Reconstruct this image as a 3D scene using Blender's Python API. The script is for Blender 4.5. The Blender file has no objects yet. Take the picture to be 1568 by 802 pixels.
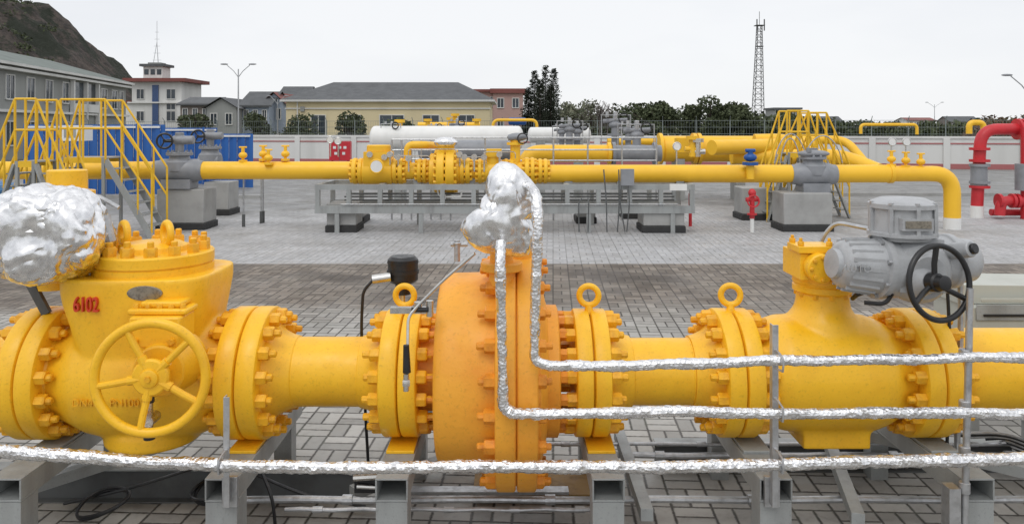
import bpy, math, random
from mathutils import Vector, Matrix, noise
random.seed(7)
R=random.random
def U(a,b): return a+(b-a)*R()
CAMH=2.4; F=1200.0
def loc(u,v,Y):            # surveyed bearing/elevation at a known distance -> metres
    return Vector(((u-784)*Y/F, Y, CAMH-(v-195)*Y/F))
def gx(u,Y): return (u-784)*Y/F
def gz(v,Y): return CAMH-(v-195)*Y/F

# ---------------------------------------------------------------- materials
class N:
    def __init__(s,nt): s.t=nt
    def new(s,ty,**k):
        n=s.t.nodes.new(ty)
        for a,b in k.items(): setattr(n,a,b)
        return n
    def put(s,inp,v):
        if hasattr(v,'is_output'): s.t.links.new(v,inp)
        else: inp.default_value=v
    def m(s,op,a,b=0.0,c=0.0):
        n=s.new('ShaderNodeMath',operation=op)
        s.put(n.inputs[0],a); s.put(n.inputs[1],b); s.put(n.inputs[2],c)
        return n.outputs[0]
    def mix(s,f,a,b):
        n=s.new('ShaderNodeMix',data_type='RGBA')
        s.put(n.inputs[0],f); s.put(n.inputs[6],a); s.put(n.inputs[7],b)
        return n.outputs[2]
    def noise(s,vec,sc,det=4,ro=.55):
        n=s.new('ShaderNodeTexNoise'); s.put(n.inputs['Vector'],vec)
        n.inputs['Scale'].default_value=sc; n.inputs['Detail'].default_value=det; n.inputs['Roughness'].default_value=ro
        return n.outputs[0]
    def rng(s,v,a,b,c=0.,d=1.):
        n=s.new('ShaderNodeMapRange'); s.put(n.inputs[0],v)
        for i,x in enumerate((a,b,c,d)): n.inputs[i+1].default_value=x
        return n.outputs[0]
    def bump(s,h,st,dist,nrm=None):
        n=s.new('ShaderNodeBump'); n.inputs['Strength'].default_value=st; n.inputs['Distance'].default_value=dist
        s.put(n.inputs['Height'],h)
        if nrm: s.put(n.inputs['Normal'],nrm)
        return n.outputs[0]
def c4(c): return (c[0],c[1],c[2],1)
def base(name):
    m=bpy.data.materials.new(name); m.use_nodes=True
    nt=m.node_tree; b=nt.nodes['Principled BSDF']; n=N(nt)
    g=n.new('ShaderNodeNewGeometry').outputs['Position']
    return m,n,b,g
def mat(name,col,rough=.5,metal=0.,dark=None,sc=6.,amt=.5,bs=0.,bsc=60.,streak=False,coat=0.,fine=0.):
    m,n,b,g=base(name)
    dark=dark or tuple(x*.6 for x in col)
    v=g
    if streak:
        mp=n.new('ShaderNodeMapping'); n.put(mp.inputs[0],g); mp.inputs['Scale'].default_value=(1,1,.15); v=mp.outputs[0]
    f=n.noise(v,sc,6,.6); f=n.rng(f,.45,.75,0,amt)
    col_o=n.mix(f,c4(col),c4(dark))
    if fine:
        f2=n.noise(g,sc*14,3,.7); col_o=n.mix(n.rng(f2,.55,.75,0,fine),col_o,c4(tuple(x*.4 for x in col)))
        f3=n.noise(g,sc*5,8,.8); col_o=n.mix(n.rng(f3,.62,.70,0,fine*.8),col_o,(.10,.065,.03,1))
    n.put(b.inputs['Base Color'],col_o)
    r=n.noise(g,sc*2.3,4); n.put(b.inputs['Roughness'],n.rng(r,.3,.7,max(.02,rough-.1),min(1,rough+.15)))
    b.inputs['Metallic'].default_value=metal
    if bs: n.put(b.inputs['Normal'],n.bump(n.noise(g,bsc,4,.6),bs,.01))
    return m
YEL=mat('yellow_paint',(.92,.52,.018),.38,dark=(.80,.41,.012),sc=4,amt=.8,bs=.20,bsc=22,fine=.35)
ORA=mat('orange_paint',(.88,.40,.035),.48,dark=(.76,.27,.02),sc=3.2,amt=.8,bs=.28,bsc=26,fine=.35)
YB=mat('yellow_bolt_paint',(.86,.44,.012),.42,dark=(.55,.24,.01),sc=16,amt=.8,bs=.4,bsc=80)
OB=mat('orange_bolt_paint',(.80,.30,.018),.46,dark=(.46,.15,.01),sc=16,amt=.8,bs=.4,bsc=80)
YFAR=mat('yellow_pipe_paint',(.90,.52,.025),.42,dark=(.74,.40,.02),sc=1.5,amt=.6)
YRAIL=mat('yellow_rail_paint',(.82,.50,.02),.5,dark=(.55,.3,.01),sc=3,amt=.6)
GREY=mat('grey_skid_paint',(.33,.345,.34),.5,dark=(.20,.20,.195),sc=5,amt=.8,bs=.15,bsc=40,streak=True,fine=.4)
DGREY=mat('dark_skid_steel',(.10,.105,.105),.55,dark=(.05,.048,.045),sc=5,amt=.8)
GALV=mat('galvanised_steel',(.50,.51,.52),.4,metal=.75,dark=(.28,.28,.28),sc=18,amt=.8,bs=.2,bsc=60)
ACT=mat('actuator_grey_paint',(.40,.41,.42),.4,dark=(.27,.27,.27),sc=9,amt=.7,bs=.2,bsc=60,fine=.3)
VGREY=mat('grey_valve_paint',(.26,.27,.29),.45,dark=(.15,.16,.17),sc=3,amt=.7)
BLK=mat('black_rubber',(.012,.012,.013),.38,dark=(.03,.03,.03),sc=10,amt=.5)
STEEL=mat('stainless_steel',(.62,.61,.58),.28,metal=1,sc=14,amt=.5)
CONC=mat('plinth_concrete',(.36,.36,.35),.85,dark=(.24,.24,.23),sc=2.5,amt=.7,bs=.3,bsc=30)
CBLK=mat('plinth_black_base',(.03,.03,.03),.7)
WHT=mat('white_paint',(.76,.76,.74),.5,dark=(.55,.55,.53),sc=1.4,amt=.6,streak=True)
RED=mat('red_paint',(.55,.025,.035),.4,dark=(.36,.02,.025),sc=3,amt=.6)
REDT=mat('red_lettering',(.62,.05,.015),.5)
BLUE=mat('blue_panel_paint',(.02,.12,.40),.5,dark=(.012,.07,.25),sc=1.,amt=.7,streak=True)
BLUEV=mat('blue_valve_paint',(.01,.08,.3),.4)
PLATE=mat('nameplate_metal',(.30,.27,.22),.45,metal=.6,dark=(.08,.07,.06),sc=60,amt=.9)
GLASS=mat('window_glass',(.03,.04,.05),.12,dark=(.08,.1,.12),sc=.5,amt=.9)
ROOF=mat('roof_tiles_dark',(.10,.105,.11),.8,dark=(.065,.068,.07),sc=.8,amt=.8,bs=.4,bsc=6)
ROOFG=mat('roof_greygreen',(.15,.175,.16),.8,dark=(.10,.12,.11),sc=.5,amt=.8)
ROOFR=mat('roof_red',(.21,.07,.06),.8,dark=(.13,.05,.045),sc=.6,amt=.8)
CREAM=mat('cream_render',(.66,.57,.36),.85,dark=(.54,.46,.30),sc=.35,amt=.7,streak=True)
GWALL=mat('grey_render',(.29,.30,.29),.85,dark=(.22,.22,.21),sc=.35,amt=.7,streak=True)
PINK=mat('pink_render',(.42,.28,.25),.85,dark=(.35,.21,.19),sc=.35,amt=.7,streak=True)
BWALL=mat('bluegrey_render',(.30,.35,.42),.85,dark=(.2,.24,.3),sc=.35,amt=.7)
BRWALL=mat('weathered_brick',(.22,.19,.17),.9,dark=(.14,.12,.11),sc=.9,amt=.8)
WWALL=mat('white_render',(.66,.66,.64),.85,dark=(.46,.46,.44),sc=.35,amt=.8,streak=True)
STRIPE=mat('wall_stripe_red',(.40,.14,.14),.7,dark=(.3,.13,.12),sc=.6,amt=.7)
BARK=mat('bark',(.07,.055,.045),.9)
TWIG=mat('bare_twigs',(.14,.12,.11),.9)
WIRE=mat('fence_metal',(.22,.25,.24),.6,metal=.3)
BEIGE=mat('cabinet_paint',(.46,.47,.42),.5,dark=(.34,.34,.3),sc=3,amt=.5)
RUST=mat('rusted_plate',(.30,.19,.07),.7,dark=(.12,.07,.03),sc=9,amt=.9)
def leafmat(name,a,b,sc):
    m,n,bs,g=base(name)
    f=n.rng(n.noise(g,sc,5,.7),.35,.65)
    n.put(bs.inputs['Base Color'],n.mix(f,c4(a),c4(b))); bs.inputs['Roughness'].default_value=.75
    bs.inputs['Specular IOR Level'].default_value=.2
    return m
LEAF=leafmat('foliage_green',(.040,.052,.028),(.10,.118,.060),.5)  # leaf greens, with a slight lift for distance haze put into the colour
LEAFD=leafmat('foliage_conifer',(.022,.030,.022),(.052,.060,.040),.8)
LEAFP=leafmat('foliage_pale',(.10,.12,.08),(.20,.20,.14),.6)
LEAFR=leafmat('foliage_reddish',(.14,.06,.05),(.11,.10,.05),.3)
def foilmat(name,b0,fs):
    m,n,b,g=base(name)
    b.inputs['Metallic'].default_value=1
    n.put(b.inputs['Base Color'],n.mix(n.rng(n.noise(g,22,4),.35,.65),c4((.66,.66,.67)),c4((.90,.90,.90))))
    n.put(b.inputs['Roughness'],n.rng(n.noise(g,30,3),.3,.7,.18,.34))
    v=n.new('ShaderNodeTexVoronoi',feature='F1'); n.put(v.inputs['Vector'],g); v.inputs['Scale'].default_value=fs
    b1=n.bump(v.outputs[0],b0,.010); b2=n.bump(n.noise(g,fs*1.6,3,.6),b0*.7,.008,b1)
    n.put(b.inputs['Normal'],b2)
    return m
FOIL=foilmat('aluminium_foil',.22,17); FOILT=foilmat('aluminium_foil_tape',.42,60)
def pavemat():
    m,n,b,g=base('concrete_pavers')
    mp=n.new('ShaderNodeMapping'); n.put(mp.inputs[0],g); mp.inputs['Rotation'].default_value=(0,0,math.radians(3))
    sp=n.new('ShaderNodeSeparateXYZ'); n.put(sp.inputs[0],mp.outputs[0]); x,y=sp.outputs[0],sp.outputs[1]
    C=.25
    fx=n.m('DIVIDE',x,C); fy=n.m('DIVIDE',y,C)
    ix=n.m('FLOOR',fx); iy=n.m('FLOOR',fy); ux=n.m('FRACT',fx); uy=n.m('FRACT',fy)
    par=n.m('FLOORED_MODULO',n.m('ADD',ix,iy),2.)
    s=n.m('ADD',n.m('MULTIPLY',par,ux),n.m('MULTIPLY',n.m('SUBTRACT',1.,par),uy))
    s2=n.m('MULTIPLY',s,2.); half=n.m('FLOOR',s2); sub=n.m('FRACT',s2)
    def edge(a,k): return n.m('MULTIPLY',n.m('MINIMUM',a,n.m('SUBTRACT',1.,a)),k)
    d=n.m('MINIMUM',n.m('MINIMUM',edge(ux,C),edge(uy,C)),edge(sub,C/2))
    d=n.m('ADD',d,n.m('MULTIPLY',n.m('SUBTRACT',n.noise(g,30,3),.5),.014))
    joint=n.rng(d,.003,.013,1,0)
    cb=n.new('ShaderNodeCombineXYZ'); n.put(cb.inputs[0],ix); n.put(cb.inputs[1],iy); n.put(cb.inputs[2],half)
    wn=n.new('ShaderNodeTexWhiteNoise',noise_dimensions='3D'); n.put(wn.inputs[0],cb.outputs[0]); rnd=wn.outputs[0]
    g2=n.new('ShaderNodeSeparateXYZ'); n.put(g2.inputs[0],g); Y=g2.outputs[1]
    wob=n.m('MULTIPLY',n.m('SUBTRACT',n.noise(g,.9,4),.5),1.8); Yw=n.m('ADD',Y,wob)
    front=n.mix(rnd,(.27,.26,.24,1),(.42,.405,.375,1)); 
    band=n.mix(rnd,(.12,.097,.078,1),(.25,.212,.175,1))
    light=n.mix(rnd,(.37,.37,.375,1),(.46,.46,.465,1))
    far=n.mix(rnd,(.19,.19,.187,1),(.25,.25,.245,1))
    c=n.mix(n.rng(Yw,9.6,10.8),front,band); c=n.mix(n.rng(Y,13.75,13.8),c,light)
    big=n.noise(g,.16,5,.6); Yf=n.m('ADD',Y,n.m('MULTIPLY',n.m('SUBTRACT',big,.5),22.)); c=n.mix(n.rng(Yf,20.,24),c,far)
    st=n.rng(n.noise(g,.7,7,.65),.45,.68,0,.45); c=n.mix(st,c,(.19,.175,.15,1))
    st2=n.rng(n.noise(g,9,5,.7),.5,.8,0,.45); c=n.mix(st2,c,(.11,.10,.085,1))
    wet=n.rng(n.noise(g,.45,4,.6),.50,.62,0,.7)
    jc=n.mix(n.rng(Y,13.7,13.8),(.045,.039,.032,1),(.26,.26,.26,1))
    jc=n.mix(n.rng(n.noise(g,2.2,4),.5,.66,0,.7),jc,(.06,.065,.04,1))
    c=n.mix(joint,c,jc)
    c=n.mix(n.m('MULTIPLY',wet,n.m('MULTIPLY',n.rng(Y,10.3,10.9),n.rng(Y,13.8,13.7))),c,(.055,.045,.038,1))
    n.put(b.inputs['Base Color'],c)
    n.put(b.inputs['Roughness'],n.rng(n.noise(g,1.2,5),.35,.65,.45,.9))
    h=n.m('ADD',n.m('SUBTRACT',1.,joint),n.m('MULTIPLY',rnd,.4)); h=n.m('ADD',h,n.m('MULTIPLY',n.noise(g,70,3),.25))
    n.put(b.inputs['Normal'],n.bump(h,.6,.008))
    return m
PAVE=pavemat()
GROUND=mat('ground_soil',(.16,.15,.12),.95,dark=(.07,.09,.04),sc=.08,amt=.9,bs=.4,bsc=3)
def hillmat():
    m,n,b,g=base('rocky_hillside')
    f=n.noise(g,.05,8,.7); f2=n.noise(g,.3,8,.75)
    c=n.mix(n.rng(f2,.42,.58),(.17,.135,.115,1),(.07,.06,.055,1)); c=n.mix(n.rng(f,.49,.55),c,(.036,.045,.028,1))
    n.put(b.inputs['Base Color'],c); b.inputs['Roughness'].default_value=.95
    n.put(b.inputs['Normal'],n.bump(f2,1,6.))
    return m
HILL=hillmat()

# ---------------------------------------------------------------- mesh builder
def frame(ax):
    ax=Vector(ax).normalized(); h=Vector((0,0,1)) if abs(ax.z)<.9 else Vector((0,1,0))
    a=ax.cross(h).normalized(); return a,ax.cross(a).normalized(),ax
class M:
    def __init__(s,T=None): s.v=[];s.f=[];s.k=[];s.mats=[];s.T=T
    def mi(s,m):
        if m not in s.mats: s.mats.append(m)
        return s.mats.index(m)
    def add(s,vs,fs,m):
        o=len(s.v); i=s.mi(m)
        s.v+= [tuple(s.T@Vector(p)) if s.T else tuple(p) for p in vs]
        s.f+=[tuple(a+o for a in f) for f in fs]; s.k+=[i]*len(fs)
    def box(s,x0,x1,y0,y1,z0,z1,m,Mx=None):
        if x0>x1:x0,x1=x1,x0
        if y0>y1:y0,y1=y1,y0
        if z0>z1:z0,z1=z1,z0
        vs=[Vector((x,y,z)) for z in(z0,z1) for y in(y0,y1) for x in(x0,x1)]
        if Mx: vs=[Mx@v for v in vs]
        s.add(vs,[(0,2,3,1),(4,5,7,6),(0,1,5,4),(2,6,7,3),(0,4,6,2),(1,3,7,5)],m)
    def bar(s,p,q,w,h,m):
        p,q=Vector(p),Vector(q); a,b,c=frame(q-p)
        vs=[e+a*i*w/2+b*j*h/2 for e in(p,q) for i,j in((-1,-1),(1,-1),(1,1),(-1,1))]
        s.add(vs,[(3,2,1,0),(4,5,6,7),(0,1,5,4),(1,2,6,5),(2,3,7,6),(3,0,4,7)],m)
    def rev(s,o,ax,prof,m,seg=32,caps=True,ph=0.):
        o=Vector(o); a,b,c=frame(ax); vs=[];fs=[]
        for t,r in prof:
            for i in range(seg):
                w=2*math.pi*i/seg+ph; vs.append(o+c*t+(a*math.cos(w)+b*math.sin(w))*max(r,1e-4))
        for j in range(len(prof)-1):
            for i in range(seg):
                k=(i+1)%seg; fs.append((j*seg+i,j*seg+k,(j+1)*seg+k,(j+1)*seg+i))
        if caps:
            fs.append(tuple(range(seg-1,-1,-1))); l=(len(prof)-1)*seg; fs.append(tuple(l+i for i in range(seg)))
        s.add(vs,fs,m)
    def cyl(s,p,q,r,m,r2=None,seg=20,ch=0.):
        p,q=Vector(p),Vector(q); L=(q-p).length; r2=r if r2 is None else r2
        pr=[(0,r),(L,r2)] if not ch else [(0,r-ch),(ch,r),(L-ch,r2),(L,r2-ch)]
        s.rev(p,q-p,pr,m,seg)
    def nut(s,p,ax,sz,m,L=None,stud=True):
        ax=Vector(ax).normalized(); L=L or sz*.8; p=Vector(p)
        s.rev(p,ax,[(0,sz*.56),(L*.85,sz*.56),(L,sz*.48)],m,6,ph=R()*3)
        if stud:
            e=sz*U(.3,.5); s.rev(p+ax*L,ax,[(0,sz*.3),(e,sz*.3),(e+sz*.08,sz*.22)],m,8)
    def torus(s,c,ax,Rr,r,m,seg=40,sg=10):
        c=Vector(c); a,b,x=frame(ax); vs=[];fs=[]
        for i in range(seg):
            w=2*math.pi*i/seg; d=a*math.cos(w)+b*math.sin(w)
            for j in range(sg):
                t=2*math.pi*j/sg; vs.append(c+d*(Rr+r*math.cos(t))+x*r*math.sin(t))
        for i in range(seg):
            for j in range(sg):
                i2=(i+1)%seg;j2=(j+1)%sg; fs.append((i*sg+j,i2*sg+j,i2*sg+j2,i*sg+j2))
        s.add(vs,fs,m)
    def sph(s,c,rad,m,seg=24,rg=14):
        if not hasattr(rad,'__len__'): rad=(rad,)*3
        vs=[];fs=[];c=Vector(c)
        for j in range(rg+1):
            p=math.pi*j/rg
            for i in range(seg):
                w=2*math.pi*i/seg; q=max(math.sin(p),1e-3)
                vs.append(c+Vector((rad[0]*q*math.cos(w),rad[1]*q*math.sin(w),rad[2]*math.cos(p))))
        for j in range(rg):
            for i in range(seg):
                k=(i+1)%seg; fs.append((j*seg+i,(j+1)*seg+i,(j+1)*seg+k,j*seg+k))
        s.add(vs,fs,m)
    def tube(s,pts,r,m,seg=10,jr=0.,jc=0.,caps=True):
        pts=[Vector(p) for p in pts]; vs=[];fs=[];n=len(pts)
        t=(pts[1]-pts[0]).normalized(); a,b,_=frame(t)
        for i,p in enumerate(pts):
            t2=((pts[min(i+1,n-1)]-pts[max(i-1,0)])).normalized()
            q=t.rotation_difference(t2); a=q@a; b=q@b; t=t2
            off=Vector((U(-jc,jc),U(-jc,jc),U(-jc,jc))) if jc else Vector()
            rr=r*(1+ (noise.noise(p*9)*.16+noise.noise(p*26)*.10 if jr else 0))
            for k in range(seg):
                w=2*math.pi*k/seg; vs.append(p+off+(a*math.cos(w)+b*math.sin(w))*rr*(1+U(-jr,jr)))
        for i in range(n-1):
            for k in range(seg):
                k2=(k+1)%seg; fs.append((i*seg+k,i*seg+k2,(i+1)*seg+k2,(i+1)*seg+k))
        if caps: fs.append(tuple(range(seg-1,-1,-1))); fs.append(tuple((n-1)*seg+k for k in range(seg)))
        s.add(vs,fs,m)
    def prism(s,poly,y0,y1,m):   # poly in xz, extruded along y
        n=len(poly); vs=[Vector((x,y0,z)) for x,z in poly]+[Vector((x,y1,z)) for x,z in poly]
        fs=[tuple(range(n)),tuple(range(2*n-1,n-1,-1))]+[(i,(i+n),(i+1)%n+n,(i+1)%n) for i in range(n)]
        s.add(vs,fs,m)
    def loft(s,secs,m,ex=4.,seg=48):   # superellipse sections (z,cx,cy,a,b)
        vs=[];fs=[]
        for z,cx,cy,a,b in secs:
            for i in range(seg):
                w=2*math.pi*i/seg; c,t=math.cos(w),math.sin(w)
                vs.append((cx+a*math.copysign(abs(c)**(2/ex),c),cy+b*math.copysign(abs(t)**(2/ex),t),z))
        for j in range(len(secs)-1):
            for i in range(seg):
                k=(i+1)%seg; fs.append((j*seg+i,j*seg+k,(j+1)*seg+k,(j+1)*seg+i))
        fs.append(tuple(range(seg-1,-1,-1))); l=(len(secs)-1)*seg; fs.append(tuple(l+i for i in range(seg)))
        s.add(vs,fs,m)
    def obj(s,name,parent=None,ang=35,bevel=0,flat=False):
        me=bpy.data.meshes.new(name); me.from_pydata(s.v,[],s.f)
        for m in s.mats: me.materials.append(m)
        me.polygons.foreach_set('material_index',s.k); me.update()
        if not flat:
            me.shade_smooth(); me.set_sharp_from_angle(angle=math.radians(ang))
        o=bpy.data.objects.new(name,me); bpy.context.scene.collection.objects.link(o)
        if parent: o.parent=parent
        if bevel:
            b=o.modifiers.new('bevel','BEVEL'); b.width=bevel; b.segments=2; b.limit_method='ANGLE'; b.angle_limit=math.radians(50)
        return o
def empty(name):
    o=bpy.data.objects.new(name,None); bpy.context.scene.collection.objects.link(o); o.empty_display_size=.2; return o
def rpath(pts,rad,step):
    pts=[Vector(p) for p in pts]; out=[pts[0]]
    for i in range(1,len(pts)-1):
        p=pts[i]; a=(pts[i-1]-p); b=(pts[i+1]-p); ra=min(rad,a.length*.45,b.length*.45)
        A=p+a.normalized()*ra; B=p+b.normalized()*ra
        for k in range(9):
            t=k/8; out.append(A*(1-t)**2+p*2*t*(1-t)+B*t*t)
    out.append(pts[-1]); res=[out[0]]
    for i in range(len(out)-1):
        d=(out[i+1]-out[i]).length; n=max(1,round(d/step))
        for k in range(1,n+1): res.append(out[i].lerp(out[i+1],k/n))
    return res

# ---------------------------------------------------------------- front pipeline  (axis along X)
FY=4.8; FZ=.908
def flange_pair(name,x0,x1,r=.39,pr=.21,hubL=True,hubR=True,z=FZ,eye=False,m=YEL,mb=YB,nb=16,ns=.072,gap=.006):
    root=empty(name); b=M(); xm=(x0+x1)/2; c=.008
    for a,e in((x0,xm-gap/2),(xm+gap/2,x1)):
        b.rev((a,FY,z),(1,0,0),[(0,r-c*2),(c*.7,r-c*.5),(c*1.6,r),(e-a-c*1.6,r),(e-a-c*.7,r-c*.5),(e-a,r-c*2)],m,72)
    b.rev((xm-gap,FY,z),(1,0,0),[(0,r-.05),(2*gap,r-.05)],m,48)
    if hubL: b.rev((x0+.003,FY,z),(-1,0,0),[(0,pr+.075),(.02,pr+.068),(.06,pr+.035),(.11,pr+.012),(.15,pr+.002)],m,48)
    if hubR: b.rev((x1-.003,FY,z),(1,0,0),[(0,pr+.075),(.02,pr+.068),(.06,pr+.035),(.11,pr+.012),(.15,pr+.002)],m,48)
    b.obj('flange_rings',root)
    q=M()
    for i in range(nb):
        w=2*math.pi*(i+.5)/nb; y=FY+(r-.052)*math.cos(w); zz=z+(r-.052)*math.sin(w)
        q.nut((x0,y,zz),(-1,0,0),ns,mb); q.nut((x1,y,zz),(1,0,0),ns,mb)
    q.obj('stud_nuts',root,ang=25)
    if eye:
        e=M(); e.cyl((xm,FY,z+r-.02),(xm,FY,z+r+.035),.03,m,.02,seg=16); e.torus((xm,FY,z+r+.088),(.12,1,.0),.058,.019,m,48,14)
        e.obj('lifting_eye',root)
    return root
flange_pair('pipe_flange',-2.93,-2.71)
flange_pair('pipe_flange',-1.694,-1.456,hubL=False)
flange_pair('pipe_flange',-.766,-.546,r=.375,hubR=False,eye=True)
flange_pair('pipe_flange',.37,.572,r=.375,hubL=False,eye=True)
flange_pair('pipe_flange',1.232,1.445,r=.378,hubR=False,eye=True)
flange_pair('pipe_flange',2.36,2.57,r=.378,hubL=False,hubR=False)
def pipe(name,x0,x1,r,z=FZ,extra=()):
    b=M(); pr=[]; n=max(2,int((x1-x0)/.1))
    for i in range(n+1): pr.append(((x1-x0)*i/n,r))
    b.rev((x0,FY,z),(1,0,0),pr,YEL,72)
    for e in extra: b.rev((e-.007,FY,z),(1,0,0),[(0,r),(.004,r+.004),(.010,r+.004),(.014,r)],YEL,72,caps=False)
    return b.obj(name)
pipe('gas_pipe',-5.2,-2.95,.21); pipe('gas_pipe',-1.46,-.76,.205,extra=(-1.31,-.91)); pipe('gas_pipe',.56,1.24,.198,extra=(.72,1.08))
b=M(); b.rev((2.56,FY,FZ+.01),(1,0,0),[(0,.18),(.05,.185),(.08,.215),(.12,.238),(.2,.248),(2.6,.248)],YEL,72); b.obj('gas_pipe')

# ---- hand-operated ball valve on the left
root=empty('handwheel_ball_valve')
b=M(); VX=-2.19
b.rev((-2.72,FY,FZ),(1,0,0),[(0,.27),(.08,.30),(.2,.355),(.34,.385),(.53,.39),(.72,.385),(.86,.355),(.96,.31),(1.04,.28)],YEL,56)
b.loft([(.9,VX,FY,.34,.33),(1.1,VX,FY,.36,.35),(1.25,VX-.01,FY,.385,.365),(1.38,VX-.02,FY,.42,.372),(1.46,VX-.02,FY,.435,.375),(1.535,VX-.02,FY,.435,.375)],YEL,4.2)
b.rev((VX,FY,.50),(0,0,1),[(0,.27),(.02,.28),(.09,.28),(.13,.25),(.3,.25)],YEL,48)
o=b.obj('cast_body',root); md=o.modifiers.new('r','REMESH'); md.mode='VOXEL'; md.voxel_size=.013; md.use_smooth_shade=True
sm=o.modifiers.new('s','SMOOTH'); sm.factor=.6; sm.iterations=6
b=M(); b.rev((VX,FY,1.525),(0,0,1),[(0,.335),(.004,.345),(.045,.345),(.049,.335),(.055,.335),(.059,.345),(.115,.345),(.125,.335)],YEL,72)
b.rev((VX,FY,1.649),(0,0,1),[(0,.2),(.03,.19),(.05,.15)],YEL,48)
for i in range(14):
    w=2*math.pi*(i+.3)/14; b.nut((VX+.288*math.cos(w),FY+.288*math.sin(w),1.65),(0,0,1),.068,YB)
for ex,ey in((-.16,-.05),(.10,-.05)):
    b.cyl((VX+ex,FY+ey,1.64),(VX+ex,FY+ey,1.69),.036,YEL); b.torus((VX+ex,FY+ey,1.755),(1,.9,0),.064,.022,YEL,40,12)
    b.cyl((VX+ex,FY+ey,1.65),(VX+ex,FY+ey,1.73),.022,YEL)
b.obj('bonnet_flange',root)
b=M(); GX=-1.93
b.box(GX-.2,GX+.13,4.33,4.50,1.36,1.395,YEL); b.box(GX-.17,GX+.11,4.29,4.50,1.19,1.36,YEL); b.box(GX-.14,GX+.09,4.36,4.50,1.395,1.43,YEL)
o=b.obj('gear_housing',root,bevel=.012)
b=M()
for i in range(5): b.nut((GX-.16+.065*i,4.36,1.395),(0,0,1),.03,YB,stud=False)
for i in(-1,1): b.nut((GX-.03+.1*i,4.29,1.23),(0,-1,0),.035,YB,stud=False)
b.cyl((-1.93,4.50,1.075),(-1.92,4.25,1.075),.18,YEL,.14,seg=40,ch=.01); b.cyl((-1.92,4.25,1.075),(-1.92,4.17,1.075),.05,YEL)
b.obj('gear_cover',root)
b=M(); hx,hy,hz=-1.916,4.15,1.075; ax=Vector((.06,-1,.03)).normalized(); A,B_,_=frame(ax)
b.torus((hx,hy,hz),ax,.288,.026,YEL,72,14)
for i in range(5):
    w=math.radians(8+72*i); d=A*math.cos(w)+B_*math.sin(w); c=Vector((hx,hy,hz))
    b.tube([c+d*.05-ax*.012,c+d*.12-ax*.010],.026,YEL,10); b.tube([c+d*.11-ax*.012,c+d*.2-ax*.0,c+d*.285],.019,YEL,10)
b.rev(Vector((hx,hy,hz))-ax*.03,ax,[(0,.08),(.01,.098),(.03,.098),(.04,.088),(.043,.05),(.055,.046),(.06,.036)],YEL,40)
b.rev(Vector((hx,hy,hz))+ax*.03,ax,[(0,.016),(.012,.016)],YB,6)
b.obj('handwheel',root)
b=M(); b.rev((-2.075,4.434,1.465),(0,-1,0),[(0,.10),(.010,.10),(.012,.096)],PLATE,36)
for v in range(len(b.v)): x,y,z=b.v[v]; b.v[v]=(x,y,1.462+(z-1.462)*.42)
b.obj('nameplate',root)
def text(s,name,p,size,m,par,ext=.003,rz=0,sx=1.,off=0.):
    cu=bpy.data.curves.new(name,'FONT'); cu.body=s; cu.size=size; cu.extrude=ext; cu.offset=off
    t=bpy.data.objects.new(name+'_c',cu); bpy.context.scene.collection.objects.link(t)
    dg=bpy.context.evaluated_depsgraph_get(); me=bpy.data.meshes.new_from_object(t.evaluated_get(dg)); bpy.data.objects.remove(t)
    me.materials.clear(); me.materials.append(m)
    o=bpy.data.objects.new(name,me); bpy.context.scene.collection.objects.link(o); o.location=p; o.rotation_euler=(math.radians(90),0,rz); o.scale=(sx,1,1); o.parent=par
    return o
text('6102','red_number',(-2.475,4.424,1.362),.118,REDT,root,.010,rz=math.radians(-2),sx=.62,off=.001)
text('DN400  PN100','cast_lettering',(-2.48,4.412,.83),.06,YB,root,.004)
b=M(); b.cyl((-1.98,4.36,.80),(-1.98,4.26,.80),.03,STEEL,seg=12); b.cyl((-1.98,4.28,.74),(-1.98,4.28,.90),.02,STEEL,seg=10); b.nut((-1.98,4.28,.90),(0,0,1),.05,BLK); b.cyl((-1.98,4.28,.74),(-1.98,4.28,.70),.03,BLK,seg=12)
b.obj('drain_cock',root)

# ---- large orange regulator
root=empty('gas_pressure_regulator'); OZ=.93
b=M(); b.rev((-.546,FY,OZ),(1,0,0),[(0,.25),(.108,.25),(.110,.505),(.113,.522),(.122,.540),(.138,.555),(.165,.566),(.20,.571),(.34,.575),(.40,.585),(.45,.59),(.455,.62)],ORA,96)
def disc(a,e,r): b.rev((a,FY,OZ),(1,0,0),[(0,r-.014),(.006,r-.004),(.013,r),(e-a-.013,r),(e-a-.006,r-.004),(e-a,r-.014)],ORA,120)
disc(-.092,.022,.692); disc(.027,.14,.692); b.rev((.01,FY,OZ),(1,0,0),[(0,.66),(.03,.66)],ORA,80)
b.rev((.138,FY,OZ),(1,0,0),[(0,.58),(.02,.57),(.05,.48),(.065,.40),(.07,.39)],ORA,80)
b.rev((.2,FY,FZ+.01),(1,0,0),[(0,.37),(.006,.388),(.07,.388),(.078,.37)],ORA,72)
b.obj('body',root)
q=M()
for i in range(22):
    w=2*math.pi*(i+.35)/22; y=FY+.642*math.cos(w); z=OZ+.642*math.sin(w)
    q.nut((-.092,y,z),(-1,0,0),.074,OB); q.nut((.14,y,z),(1,0,0),.066,OB,L=.045)
for i in range(16):
    w=2*math.pi*(i+.5)/16; y=FY+.325*math.cos(w); z=FZ+.325*math.sin(w)
    q.cyl((-.55,y,z),(-.43,y,z),.02,OB,seg=8); q.nut((.278,y,z),(1,0,0),.064,OB)
q.obj('bolts',root,ang=25)
b=M(); b.cyl((-.06,4.5,1.5),(-.06,4.5,1.78),.075,ORA,.06,seg=28); b.cyl((-.06,4.5,1.58),(-.06,4.5,1.63),.12,ORA,seg=28,ch=.006)
b.cyl((.06,4.75,1.55),(.06,4.75,1.76),.07,ORA,seg=24)
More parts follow.
